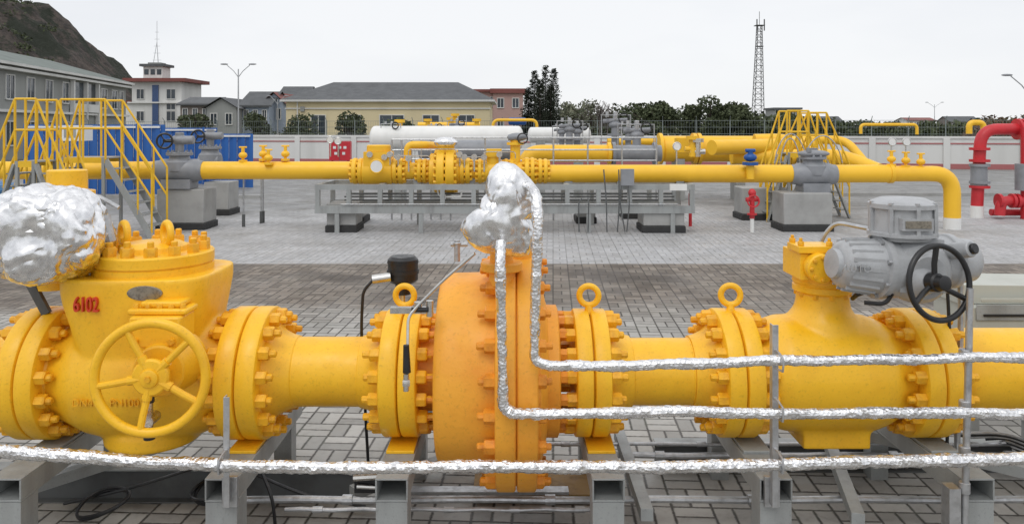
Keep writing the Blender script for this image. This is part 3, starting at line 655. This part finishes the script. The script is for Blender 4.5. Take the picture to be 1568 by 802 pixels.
def vessel(name,u0,u1,v,r,Y,m,saddle=True):
    b=M(); x0,x1=gx(u0,Y),gx(u1,Y); z=gz(v,Y); L=x1-x0
    pr=[(r*.45*(1-math.cos(a)),r*math.sin(a)) for a in [i*math.pi/16 for i in range(9)]]
    b.rev((x0,Y,z),(1,0,0),pr+[(L-t,rr) for t,rr in reversed(pr)],m,40)
    if saddle:
        for f in(.2,.8): b.box(x0+L*f-.15,x0+L*f+.15,Y-r*.8,Y+r*.8,0,z-r*.75,GREY)
    b.obj(name)
vessel('white_gas_filter_vessel',566,802,212,.38,24,WHT)
vessel('grey_gas_filter_vessel',640,785,230,.28,22,VGREY)
vessel('white_gas_filter_vessel',808,905,207,.27,27,WHT)
vessel('yellow_gas_vessel',1008,1160,228,.43,26,YFAR)
def pip(name,pts,r,m=YFAR,rad=.5):
    b=M(); b.tube(rpath(pts,rad,.25),r,m,24); return b.obj(name)
pip('gas_pipe',[loc(806,285,21),loc(806,235,21),loc(940,235,21)],.23,rad=.75); pip('gas_pipe',[loc(938,235,21),loc(1012,235,21)],.22,VGREY)
b=M(); [b.cyl(loc(u,235,21),loc(u+5,235,21),.30,m,seg=28) for u,m in((930,YFAR),(937,VGREY),(1000,VGREY))]; b.obj('pipe_flange')
pip('gas_pipe',[loc(930,217,28),loc(1295,214,28),loc(1325,250,27)],.15)
pip('gas_pipe',[loc(1120,240,24),loc(1290,240,24),loc(1345,262,23)],.23); pip('gas_pipe',[loc(1090,226,23),loc(1240,222,25)],.22)
pip('gas_pipe',[loc(1155,215,25),loc(1200,214,25),loc(1235,226,24),loc(1250,250,23)],.20)
b=M(); [b.cyl(loc(u,228,26),loc(u+5,228,26),.52,YFAR,seg=32) for u in(1008,1060,1067)]; b.cyl(loc(1045,235,22.),loc(1045,210,22.),.22,YFAR,ch=.03); b.cyl(loc(1112,234,25.4),loc(1122,234,25.4),.06,RED); b.obj('pipe_flange')
b=M()
for u,v,Y,s in((872,192,24,.65),(942,184,26,.8),(975,199,22,.75),(700,190,30,.6),(668,196,30,.5),(600,195,24,.5),(884,196,25,.6),(860,198,25,.5),(962,196,25,.6)):
    p=loc(u,v,Y); b.cyl((p.x,Y,p.z-1.0*s),(p.x,Y,p.z-.3*s),.16*s,VGREY); b.sph(p+Vector((0,0,-.2*s)),(.28*s,.22*s,.16*s),VGREY,16,10); b.cyl(p+Vector((-.5*s,0,-.05*s)),p+Vector((.5*s,0,.0)),.09*s,VGREY); b.cyl(p,p+Vector((0,0,.35*s)),.09*s,GALV,ch=.02)
    b.torus(p+Vector((.3*s,-.3,.05)),(0.3,1,0),.2*s,.02,BLK,24,6); b.cyl(p+Vector((0,0,-.66*s)),p+Vector((0,0,-.56*s)),.32*s,VGREY); b.cyl(p+Vector((-.35*s,-.1,.1)),p+Vector((-.35*s,-.1,.35*s)),.07*s,GALV)
    b.tube([p+Vector((-.6*s,-.2,-1.1*s)),p+Vector((-.6*s,-.2,.2*s)),p+Vector((.6*s,-.2,.2*s)),p+Vector((.6*s,-.2,-1.1*s))],.018,GALV,6)
b.obj('valve_actuator_group')
b=M()
for u,v,vb,Y,m in((612,188,205,25,YFAR),(655,186,205,31,YFAR),(697,178,200,31,YFAR),(690,184,200,31,YFAR),(1060,214,240,21,YFAR),(1068,218,240,21,STEEL),(1142,218,240,24,YFAR),(730,186,205,30,YFAR)):
    p=loc(u,v,Y); b.cyl((p.x,Y,gz(vb,Y)),p,.09,m,seg=12); b.cyl(p,p+Vector((0,0,.1)),.17,m,seg=14); b.cyl(p-Vector((.2,0,.25)),p-Vector((-.2,0,.25)),.07,m,seg=12)
pts=[loc(640,192,32),loc(735,192,32)]; b.tube(pts,.13,YFAR,14); b.obj('pipe_stub_group')
pip('gas_pipe',[loc(755,205,36),loc(755,184,36),loc(822,184,36),loc(822,205,36)],.07)
pip('gas_pipe',[loc(1318,205,40),loc(1318,191,40),loc(1404,191,40),loc(1404,206,40)],.08); pip('gas_pipe',[loc(1484,205,38),loc(1484,188,38),loc(1506,188,38),loc(1506,206,38)],.14)
vessel('blue_storage_drum',778,806,186,.18,38,BLUEV,False)
b=M(); b.torus((gx(1262,RY),RY,z2-.0),(1,0,0),.20,.02,YFAR,32,6); b.obj('pipe_clamp')
b=M()
for k,(u0,u1,v) in enumerate(((1186,1236,205),(1230,1290,208),(1195,1225,212))):
    pts=[]
    for i in range(15):
        t=i/14; pts.append((gx(u0+(u1-u0)*t,19.5),19.5,gz(250,19.5)+(gz(v,19.5)-gz(250,19.5))*math.sin(math.pi*t)**.6))
    b.tube(pts,.016,GALV,6)
b.obj('flexible_conduit')

# crossover stairs
def crossover(x0,x1,Y,dz,top,run,gap=.75,m=YRAIL,left=None):
    root=empty('crossover_stairs'); b=M(); s=M()
    for y in(Y,Y+gap):
        for z in(top,(top+dz)/2): b.tube([(x0,y,z),(x1,y,z)],.024,m,8)
        for x in(x0,(x0+x1)/2,x1): b.tube([(x,y,dz-.05),(x,y,top)],.024,m,8)
        for sgn,xe,rn in((-1,x0,left or run),(1,x1,run)):
            xg=xe+sgn*rn
            for f in(1,.5): b.tube([(xe,y,dz+(top-dz)*f),(xg,y,.25+(top-dz)*f)],.024,m,8)
            for t in(.35,.7,1.): xx=xe+sgn*rn*t; zz=dz*(1-t); b.tube([(xx,y,max(zz,0)),(xx,y,max(zz,0)+(top-dz)+(.25*t))],.022,m,8)
            s.bar((xe,y,dz-.06),(xg,y,.02),.04,.13,GREY)
        for x in(x0+.04,x1-.04): s.bar((x,y,0),(x,y,dz),.06,.06,GREY)
        s.bar((x0,y,dz-.06),(x1,y,dz-.06),.05,.12,m)
    s.box(x0,x1,Y+.03,Y+gap-.03,dz-.03,dz-.002,GREY)
    n=7
    for sgn,xe,rn in((-1,x0,left or run),(1,x1,run)):
        for i in range(1,n):
            x=xe+sgn*rn*i/n; z=dz*(1-i/n); s.box(x-.11,x+.11,Y+.03,Y+gap-.03,z-.012,z+.012,GREY)
    b.obj('rails',root); s.obj('treads_and_frame',root)
crossover(gx(97,17),gx(165,17),16.9,1.75,3.0,1.0,left=.5)
crossover(gx(28,15.2),gx(60,15.2),15.1,1.75,gz(152,15.2),.6,gap=.7)
crossover(gx(1203,20),gx(1236,20),19.9,1.75,gz(170,20),.5,gap=.6)
crossover(gx(1250,20),gx(1280,20),20.6,1.6,gz(172,20),.6,gap=.6)
# red fire pipes
b=M(); Y=20.8
b.tube(rpath([(gx(1496,Y),Y,.3),(gx(1502,Y),Y,gz(198,Y)),(gx(1600,Y),Y,gz(198,Y))],.45,.2),.15,RED,24)
b.cyl((gx(1496,Y),Y,0),(gx(1496,Y),Y,.32),.16,WHT,seg=24); b.cyl((gx(1499,Y),Y,gz(285,Y)),(gx(1499,Y),Y,gz(252,Y)),.2,VGREY,seg=24,ch=.02)
for v in(288,281,255,248,230): b.cyl((gx(1500,Y),Y,gz(v,Y)),(gx(1500,Y),Y,gz(v-4,Y)),.25,VGREY if v in(281,255) else RED,seg=24)
for u in(1556,1562): b.cyl((gx(u,Y),Y,gz(198,Y)),(gx(u+4,Y),Y,gz(198,Y)),.28,RED,seg=24)
b.tube(rpath([(gx(1560,Y),Y-.3,0),(gx(1560,Y),Y-.3,gz(195,Y))],.1,.3),.13,RED,20); b.tube(rpath([(gx(1520,Y),Y-.3,.1),(gx(1522,Y),Y-.3,gz(306,Y)),(gx(1600,Y),Y-.3,gz(306,Y))],.3,.2),.13,RED,20)
b.cyl((gx(1556,Y),Y-.3,gz(290,Y)),(gx(1556,Y),Y-.3,gz(250,Y)),.2,VGREY,seg=20)
b.tube([loc(1517,325,Y),loc(1600,325,Y)],.09,RED,16)
for u in(1518,1538,1545): b.cyl((gx(u,Y)-.02,Y-.3,gz(306,Y)),(gx(u,Y)+.05,Y-.3,gz(306,Y)),.19,RED,seg=20)
b.obj('fire_water_pipe')
b=M(); p=loc(4,0,16.5); b.rev((p.x-.15,16.5,0),(0,0,1),[(0,.38),(1.0,.46),(1.02,.5),(1.1,.5),(1.2,.42),(1.25,.2)],BLUEV,32)
b.mats[0]=mat('blue_plastic',(.05,.17,.36),.5); b.obj('waste_bin')
b=M()
def hoard(u0,u1,v,Y):
    x=gx(u0,Y); X1=gx(u1,Y); z=gz(v,Y); i=0
    while x<X1:
        w=.16; b.box(x,x+w,Y-(.05 if i%2 else .0),Y+.03-(.05 if i%2 else 0),.02,z,BLUE); x+=w; i+=1
    k=gx(u0,Y)
    while k<X1: b.box(k-.04,k+.04,Y-.10,Y-.055,0,z+.03,BLUE); k+=2.
    b.box(gx(u0,Y),X1,Y-.09,Y-.053,z-.12,z-.05,WHT)
hoard(40,246,191,28); hoard(240,332,196,33); hoard(326,384,205,31); b.obj('blue_hoarding')
b=M(); Y=25.5; b.box(gx(92,Y),gx(122,Y),Y,Y+.8,gz(216,Y),gz(192,Y),WHT); b.box(gx(98,Y),gx(116,Y),Y-.01,Y-.002,gz(211,Y),gz(197,Y),GREY)
for u in(94,120): b.box(gx(u,Y)-.03,gx(u,Y)+.03,Y+.1,Y+.2,0,gz(216,Y),GREY)
b.obj('equipment_cabinet')
b=M(); Y=38; b.box(gx(504,Y),gx(536,Y),Y,Y+.4,gz(246,Y),gz(217,Y),RED); 
for u,v in((510,224),(518,224),(526,224),(512,233),(524,233)): b.box(gx(u,Y),gx(u+4.5,Y),Y-.012,Y-.003,gz(v+4,Y),gz(v,Y),WHT)
b.box(gx(520,Y)-.01,gx(520,Y)+.01,Y-.02,Y-.013,gz(246,Y),gz(217,Y),DGREY)
for u in(508,532): b.box(gx(u,Y)-.04,gx(u,Y)+.04,Y+.1,Y+.2,0,gz(246,Y),RED)
b.obj('fire_equipment_box')

# boundary wall + fence
root=empty('boundary_wall')
p0=Vector((-34,56.2,0)); p1=Vector((46,41,0)); d=p1-p0; L=d.length; ang=math.atan2(d.y,d.x)
T=Matrix.Translation(p0)@Matrix.Rotation(ang,4,'Z')
b=M(T); b.box(0,L,0,.24,0,1.75,WWALL); b.box(-.05,L+.05,-.06,.30,1.75,1.88,WWALL); b.box(0,L,-.03,-.003,1.42,1.50,STRIPE); b.box(0,L,-.03,-.003,.0,.3,STRIPE)
x=0
while x<L: b.box(x-.18,x+.18,-.08,-.031,0,1.749,WWALL); x+=4
b.obj('wall',root)
b=M(T); x=0
while x<L:
    b.bar((x,.12,1.88),(x,.12,2.85),.05,.05,WIRE); b.bar((x,.12,2.85),(x,-.1,3.05),.03,.03,WIRE)
    x+=2
for z in(2.0,2.4,2.8): b.bar((0,.12,z),(L,.12,z),.02,.02,WIRE)
x=0
while x<L: b.bar((x,.12,1.9),(x,.12,2.8),.008,.008,WIRE); x+=.16
b.obj('fence',root)

# ---------------------------------------------------------------- buildings
def bld(name,ox,oy,ang,W,D,H,wall,wins,roofm,rk,rh=1.5,ov=.6,glass=GLASS,trim=WWALL,extra=None,ridge=None):
    root=empty(name); T=Matrix.Translation((ox,oy,0))@Matrix.Rotation(ang,4,'Z')
    b=M(T); b.box(0,W,0,D,0,H,wall); b.obj('walls',root)
    b=M(T); g=M(T)
    for (x,z,w,h) in wins:
        g.box(x,x+w,-.03,-.004,z,z+h,glass)
        for a in((x-.08,x,z-.08,z+h+.08),(x+w,x+w+.08,z-.08,z+h+.08)): b.box(a[0],a[1],-.09,-.002,a[2],a[3],trim)
        b.box(x,x+w,-.12,-.002,z-.1,z-.001,trim); b.box(x,x+w,-.09,-.002,z+h+.001,z+h+.08,trim); b.box(x+w/2-.03,x+w/2+.03,-.06,-.031,z,z+h,trim)
    if wins: g.obj('windows',root); b.obj('window_frames',root)
    b=M(T)
    if rk=='flat': b.box(-ov,W+ov,-ov,D+ov,H+.002,H+rh,roofm)
    elif rk=='hip':
        i=ridge or D/2
        vs=[(-ov,-ov,H),(W+ov,-ov,H),(W+ov,D+ov,H),(-ov,D+ov,H),(i,D/2,H+rh),(W-i,D/2,H+rh)]
        vs+=[(x,y,z-.2) for x,y,z in vs[:4]]
        b.add([Vector(v)+Vector((0,0,.203)) for v in vs],[(0,1,5,4),(1,2,5),(2,3,4,5),(3,0,4)],roofm); b.add([Vector(v)+Vector((0,0,.2)) for v in vs],[(0,6,7,1),(1,7,8,2),(2,8,9,3),(3,9,6,0),(6,9,8,7)],trim)
    elif rk=='gablex':
        b.add([(-ov,-ov,H-.1),(W+ov,-ov,H-.1),(W+ov,D/2,H+rh),(-ov,D/2,H+rh),(-ov,D+ov,H-.1),(W+ov,D+ov,H-.1),(-ov,-ov,H-.3),(W+ov,-ov,H-.3)],[(0,1,2,3),(3,2,5,4),(0,6,7,1)],roofm)
        b.add([(0,0,H),(0,D,H),(0,D/2,H+rh-.1)],[(0,1,2)],wall); b.add([(W,0,H),(W,D,H),(W,D/2,H+rh-.1)],[(0,1,2)],wall)
    elif rk=='gabley':
        b.add([(-ov,-ov,H-.1),(W/2,-ov,H+rh),(W/2,D+ov,H+rh),(-ov,D+ov,H-.1),(W+ov,-ov,H-.1),(W+ov,D+ov,H-.1)],[(0,1,2,3),(1,4,5,2)],roofm); b.add([(0,0,H),(W,0,H),(W/2,0,H+rh-.15)],[(0,1,2)],wall)
    b.obj('roof',root)
    if extra:
        b=M(T); extra(b); b.obj('details',root)
    return root
a=math.atan2(.987,-.163); W=46
wins=[]; x=2
while x<30.: wins+= [(x,4.5,1.3,1.7),(x,1.1,1.3,1.7)]; x+=3.4
wins+=[(38.5,4.3,1.5,1.8),(41.5,4.3,1.5,1.8),(44,4.3,1.,1.8)]
def ex(b):
    b.box(-.3,W+.3,-.55,-.003,6.55,6.75,WWALL); b.box(-.3,W+.3,-.3,-.003,3.5,3.7,WWALL); b.box(31,37,-.05,-.004,3.8,6.4,GLASS); b.box(31,37,-.4,-.051,3.75,4.5,WWALL)
    for x in(30.9,34,37): b.box(x-.12,x+.12,-.4,-.06,0,6.5,WWALL)
bld('office_building',-33.6,38,a,W,11,6.9,GWALL,wins,ROOFG,'hip',1.9,.7,extra=ex,ridge=5)
Y=110; X0=gx(202,Y); W=gx(278,Y)-X0
def ex(b):
    c=gx(229,Y)-X0; w=1.35; z0=9.35
    b.box(c-w,c+w,1,3.6,z0,11.,WWALL); b.box(c-w-.4,c+w+.4,.6,4,11.,11.35,ROOF); b.box(c-.9,c+.9,1.4,3.2,11.35,11.6,GWALL)
    for k in(-.9,0,.9): b.box(c+k-.3,c+k+.3,.95,.995,z0+.5,10.6,GLASS)
    h=17.6
    for dx,dy in((-.35,-.35),(.35,-.35),(0,.35)): b.bar((c+dx,2.3+dy,11.6),(c,2.3,h-3),.06,.06,GALV)
    b.bar((c,2.3,h-3.2),(c,2.3,h),.05,.05,GALV)
    for k in range(5): b.bar((c-.6+.08*k,2.3,12+k),(c+.6-.08*k,2.3,12.+k),.04,.04,GALV)
    b.box(W*.42,W*.54,-.2,-.003,2.5,8.3,mat('blue_glass',(.03,.07,.18),.2)); b.box(-1.4,0,0,6,0,5.8,WWALL); b.box(-1.7,.0,-.3,6.3,5.803,6.1,ROOFR); b.box(-.5,W+.3,-.35,-.003,5.75,5.95,WWALL)
bld('white_tower_building',X0,Y,0,W,7,8.75,WWALL,[(.7,6.4,1.,1.3),(.7,3.3,1,1.3),(4.9,6.4,1.2,1.3),(4.9,3.3,1.2,1.3),(4.9,4.9,1.2,.8)],ROOFR,'flat',.5,.9,extra=ex)
def hs(name,u0,u1,vt,ve,Y,wall,roof,kind,D=8,nw=3,floors=2):
    x0=gx(u0,Y); W=gx(u1,Y)-x0; H=gz(ve,Y); rh=gz(vt,Y)-H; wins=[]
    for f in range(floors):
        for i in range(nw): wins.append((W*(i+.3)/nw,H-1.9-3*f,W/nw*.4,1.2))
    bld(name,x0,Y,0,W,D,H,wall,wins,roof,kind,rh,.4)
hs('brick_house',276,322,147,158,95,BRWALL,ROOF,'gablex'); hs('brick_house',316,362,149,165,90,GWALL,ROOF,'gabley',nw=2); hs('brick_house',290,330,152,163,105,BRWALL,ROOF,'gablex')
hs('village_house',370,412,138,160,92,BWALL,ROOF,'gablex'); hs('village_house',405,434,141,158,94,BWALL,ROOFR,'gabley',nw=2)
hs('village_house',428,470,131,146,150,BRWALL,ROOF,'gablex',nw=4)
Y=80; X0=gx(438,Y); W=gx(750,Y)-X0; H=gz(156,Y)
wins=[(2.6,1.4,1.4,2.2),(6.2,1.4,1.4,2.2),(9.6,1.4,2.4,2.2),(14.,1.4,1.6,2.2),(17.6,1.4,1.6,2.2)]
def ex(b):
    b.box(-.1,W+.1,-.12,-.003,H-.75,H-.62,WWALL); b.box(0,W,-.06,-.003,0,.8,GWALL); b.bar((1.2,-.15,0),(1.2,-.15,H),.1,.1,WWALL)
    b.box(11.2,11.9,-.5,-.05,1.3,2.0,WWALL); b.box(1.5,1.9,-.2,-.004,4,4.5,GWALL)
bld('cream_hip_roof_building',X0,Y,0,W,11,H,CREAM,wins,ROOF,'hip',2.1,.5,extra=ex,ridge=3.6)
hs('pink_building',715,762,137,141,106,PINK,ROOFR,'flat',nw=3); hs('pink_building',755,801,136,143,105,PINK,ROOFR,'flat',nw=2)
hs('distant_building',1186,1226,165,168,220,GWALL,ROOF,'flat',nw=4,floors=1); hs('distant_building',1390,1432,180,184,260,WWALL,ROOFR,'gablex',nw=4,floors=1); hs('distant_building',1455,1500,178,186,260,BRWALL,ROOF,'gablex',nw=4,floors=1); hs('distant_building',1230,1290,178,186,240,WWALL,ROOF,'gablex',nw=4,floors=1)

def lamp(u,v,Y,al,name='street_lamp'):
    b=M(); x=gx(u,Y); z=gz(v,Y); b.rev((x,Y,0),(0,0,1),[(0,.12),(.3,.11),(.31,.08),(z,.04)],GALV,12)
    for s in(-1,1):
        b.tube([(x,Y,z-.6),(x+s*al*.4,Y,z-.15),(x+s*al,Y,z+.3)],.03,GALV,8); b.sph((x+s*(al+.2),Y,z+.36),(.30,.12,.06),VGREY,14,8)
    b.obj(name)
lamp(365,106,58,.85); lamp(1575,126,40,.9); lamp(1431,160,140,1.2); lamp(425,152,90,.8)
# lattice tower
b=M(); Y=150; x=gx(1160,Y); z1=gz(40,Y); zt=gz(26,Y); n=20; wb=1.05; wt=.4
def cn(t,i): w=wb+(wt-wb)*t; s=((-1,-1),(1,-1),(1,1),(-1,1))[i]; return Vector((x+s[0]*w+.35*t,Y+s[1]*w,z1*t))
for i in range(4): b.bar(cn(0,i),cn(1,i),.11,.11,DGREY)
for k in range(n):
    for i in range(4):
        j=(i+1)%4; b.bar(cn(k/n,i),cn((k+1)/n,j),.06,.06,DGREY); b.bar(cn((k+1)/n,i),cn((k+1)/n,j),.06,.06,DGREY)
b.box(x-.5,x+1.2,Y-.8,Y+.8,z1,z1+.12,DGREY); b.bar((x+.35,Y,z1),(x+.35,Y,zt+1),.08,.08,DGREY)
for dx in(-.3,1.1): b.bar((x+dx,Y-.6,z1-1),(x+dx,Y-.6,z1+1.2),.2,.12,DGREY)
b.box(x-.3,x+1.,Y-.6,Y+.6,z1-4,z1-3.9,DGREY)
b.obj('lattice_radio_tower')

# ---------------------------------------------------------------- vegetation
def leaves(b,c,rad,n,s,m):
    c=Vector(c)
    for _ in range(n):
        while True:
            d=Vector((U(-1,1),U(-1,1),U(-1,1)))
            if d.length<1: break
        d=d.normalized()*d.length**.45
        p=c+Vector((d.x*rad[0],d.y*rad[1],d.z*rad[2]))
        a=Vector((U(-1,1),U(-1,1),U(-1,1))).normalized(); e=a.cross(Vector((U(-1,1),U(-1,1),U(-1,1)))).normalized(); k=s*U(.5,1.3)
        b.add([p-a*k,p+e*k*.6,p+a*k,p-e*k*.6],[(0,1,2,3)],m)
def crown(b,x,y,z0,h,w,n,s,m,cl=9):
    for i in range(cl):
        t=U(.1,.95); r=w*.5*math.sin(math.pi*min(.95,.25+t*.65)); a=U(0,6.28)
        q=U(.22,.38)*min(w,h); leaves(b,(x+r*.75*math.cos(a),y+r*.75*math.sin(a),z0+h*t*.88),(q,q,q*.75),n//cl,s,m)
def tree(name,u,v,Y,w,m,n=1800,s=.22,z0f=.25,cl=14):
    root=empty(name); x=gx(u,Y); h=gz(v,Y); b=M(); b.tube([(x,Y,0),(x+.1,Y,h*.35),(x-.05,Y,h*.6),(x,Y,h*.85)],.14,BARK,8)
    for i in range(7): a=U(0,6.28); zz=h*U(.25,.6); b.tube([(x,Y,zz),(x+w*.2*math.cos(a),Y+w*.2*math.sin(a),zz+h*.12),(x+w*.4*math.cos(a),Y+w*.4*math.sin(a),zz+h*.25)],.05,BARK,6)
    b.obj('trunk_and_limbs',root); b=M(); crown(b,x,Y,h*z0f,h*(1-z0f),w,n,s,m,cl); b.obj('crown',root,flat=True)
for u,v,Y,w in((300,168,70,2.6),(392,172,68,2.4),(462,176,66,3.0),(536,171,66,2.4),(608,178,62,2.4),(286,172,72,2)): tree('round_shrub_tree',u,v,Y,w,LEAF,3200,.13,.05,22)
for u,v,Y,w in((905,152,110,4),(880,158,105,4),(867,152,115,2.4)): tree('broadleaf_tree',u,v,Y,w,LEAFP,700,.22)
tree('broadleaf_tree',1000,156,110,7,LEAF,3000,.28); tree('broadleaf_tree',1088,150,110,8,LEAF,3600,.28); tree('broadleaf_tree',1120,153,112,6,LEAF,2600,.28)
def conifer(u,v,Y,w):
    root=empty('conifer_tree'); x=gx(u,Y); h=gz(v,Y); b=M(); b.rev((x,Y,0),(0,0,1),[(0,.13),(h*.5,.08),(h,.015)],BARK,8); b.obj('trunk',root); b=M()
    z=h*.12
    while z<h:
        t=(z/h-.12)/.88; r=w*(1-t)**.85*U(.55,1.15)+.05
        for k in range(int(6+8*(1-t))):
            a=U(0,6.28); rr=r*U(.5,1.15); dz=U(-.15,.4)*rr
            e=Vector((x+rr*math.cos(a),Y+rr*math.sin(a),z+dz)); c=Vector((x,Y,z))
            for q in range(9):
                f=U(.1,1); p=c.lerp(e,f)+Vector((U(-.12,.12),U(-.12,.12),U(-.2,.08))); s=U(.07,.16); aa=(e-c).normalized(); bb=Vector((U(-1,1),U(-1,1),U(-1,.3))).normalized()
                b.add([p,p+aa*s+bb*s*.5,p+aa*s*1.5,p+aa*s-bb*s*.5],[(0,1,2,3)],LEAFD)
        z+=h*.017
    b.obj('crown',root,flat=True)
conifer(819,108,75,1.45); conifer(835,100,77,1.6); conifer(848,105,76,1.45); conifer(809,134,74,1.3); conifer(827,122,72,1.4); conifer(843,130,73,1.5)
b=M(); prof=[(-40,150),(150,150),(200,168),(290,176),(430,170),(700,165),(790,176),(850,180),(885,172),(930,174),(945,160),(1000,160),(1060,160),(1130,158),(1160,168),(1200,172),(1260,176),(1300,184),(1400,186),(1480,184),(1570,182),(1700,178)]
u=-40
while u<1700:
    for i in range(len(prof)-1):
        if prof[i][0]<=u<=prof[i+1][0]: t=(u-prof[i][0])/(prof[i+1][0]-prof[i][0]); v=prof[i][1]*(1-t)+prof[i+1][1]*t
    Y=U(118,150); x=gx(u,Y); h=gz(v,Y)*U(.8,1.06)
    crown(b,x,Y,0,h,5.5,300,.38,LEAF,6)
    u+=10
b.obj('distant_tree_row',flat=True)
b=M()
for u in range(1497,1580,9): Y=U(90,110); crown(b,gx(u,Y),Y,.3,gz(U(177,184),Y),4,220,.25,LEAFR,6)
b.obj('reddish_hedge',flat=True)
b=M(); Y=108
for k in range(3):
    x=gx((918,930,890)[k],Y); h=gz((148,152,158)[k],Y)
    b.tube([(x,Y,0),(x,Y,h*.6)],.1,TWIG,6)
    for i in range(60):
        a=U(0,6.28); z=h*U(.3,.65); l=U(.8,2.2); m1=Vector((x+l*.5*math.cos(a),Y+l*.5*math.sin(a),z+l*.5)); e=m1+Vector((U(-.7,.7),U(-.7,.7),U(.4,1.2)))
        b.tube([(x,Y,z),m1,e],.03,TWIG,4)
b.obj('bare_tree')
# hill
vs=[];fs=[]; nx,ny=170,110
def hh(x,y):
    t=(x+120)/-60.
    k=max(0,min(1.25,t)); f=math.sin(min(1,k)*math.pi/2)**.72
    d=max(0,1-((y-250)/70)**2)
    p=Vector((x,y,0))
    crag=noise.ridged_multi_fractal(p*.035+Vector((3,1,2)),1,2.1,6,1,2)*3.2
    return f*45*d*(1+.14*noise.noise(p*.02))+ (noise.fractal(p*.06+Vector((0,0,3)),1,2,5)*5+crag)*min(1,k*2.5)*d**.5
for j in range(ny+1):
    for i in range(nx+1):
        x=-330+ (213)*i/nx; y=180+140*j/ny; vs.append((x,y,hh(x,y)-.3))
for j in range(ny):
    for i in range(nx): k=j*(nx+1)+i; fs.append((k,k+1,k+nx+2,k+nx+1))
b=M(); b.add(vs,fs,HILL); b.obj('rocky_hill',ang=40)
b=M()
for _ in range(700):
    x=U(-300,-121); y=U(190,250); z=hh(x,y)
    if noise.noise(Vector((x*.05,y*.05,0)))>.0: leaves(b,(x,y,z+.3),(1.8,1.8,1.1),30,.42,LEAF)
b.obj('hill_vegetation',flat=True)

# ---------------------------------------------------------------- world, sun, camera
w=bpy.data.worlds.new('World'); bpy.context.scene.world=w; w.use_nodes=True; n=N(w.node_tree); bg=w.node_tree.nodes['Background']
EL,AZ=math.radians(55),math.radians(200)
sky=n.new('ShaderNodeTexSky'); sky.sky_type='NISHITA'; sky.sun_disc=False; sky.sun_elevation=EL; sky.sun_rotation=AZ
tc=n.new('ShaderNodeTexCoord').outputs['Generated']; mp=n.new('ShaderNodeMapping'); n.put(mp.inputs[0],tc); mp.inputs['Scale'].default_value=(1,1,3.6)
f=n.noise(mp.outputs[0],1.4,5,.5)
cl=n.mix(n.rng(f,.36,.64),(8.0,8.25,8.75,1),(9.6,9.7,9.9,1))
sp=n.new('ShaderNodeSeparateXYZ'); n.put(sp.inputs[0],tc)
cl=n.mix(n.rng(sp.outputs[2],0,.12,.7,0),cl,(9.8,9.85,9.95,1))
cl=n.mix(n.rng(sp.outputs[2],.25,.7),cl,(11.5,11.6,11.9,1))     # overcast zenith is the brightest part
col=n.mix(.93,sky.outputs[0],cl)
n.put(bg.inputs[0],col); bg.inputs[1].default_value=.1
su=bpy.data.lights.new('sun','SUN'); su.energy=.8; su.angle=math.radians(30); su.color=(1,.97,.92); so=bpy.data.objects.new('sun',su); bpy.context.scene.collection.objects.link(so)
dv=Vector((math.sin(AZ)*math.cos(EL),math.cos(AZ)*math.cos(EL),math.sin(EL))); so.rotation_euler=dv.to_track_quat('Z','Y').to_euler()
cam=bpy.data.cameras.new('camera'); co=bpy.data.objects.new('camera',cam); bpy.context.scene.collection.objects.link(co)
co.location=(0,0,CAMH); co.rotation_euler=(math.radians(90),0,0); cam.sensor_width=36; cam.lens=36*F/1568; cam.shift_y=-206/1568; cam.clip_end=8000; cam.clip_start=.05
sc=bpy.context.scene; sc.camera=co; sc.view_settings.view_transform='Standard'; sc.view_settings.look='None'; sc.view_settings.exposure=0
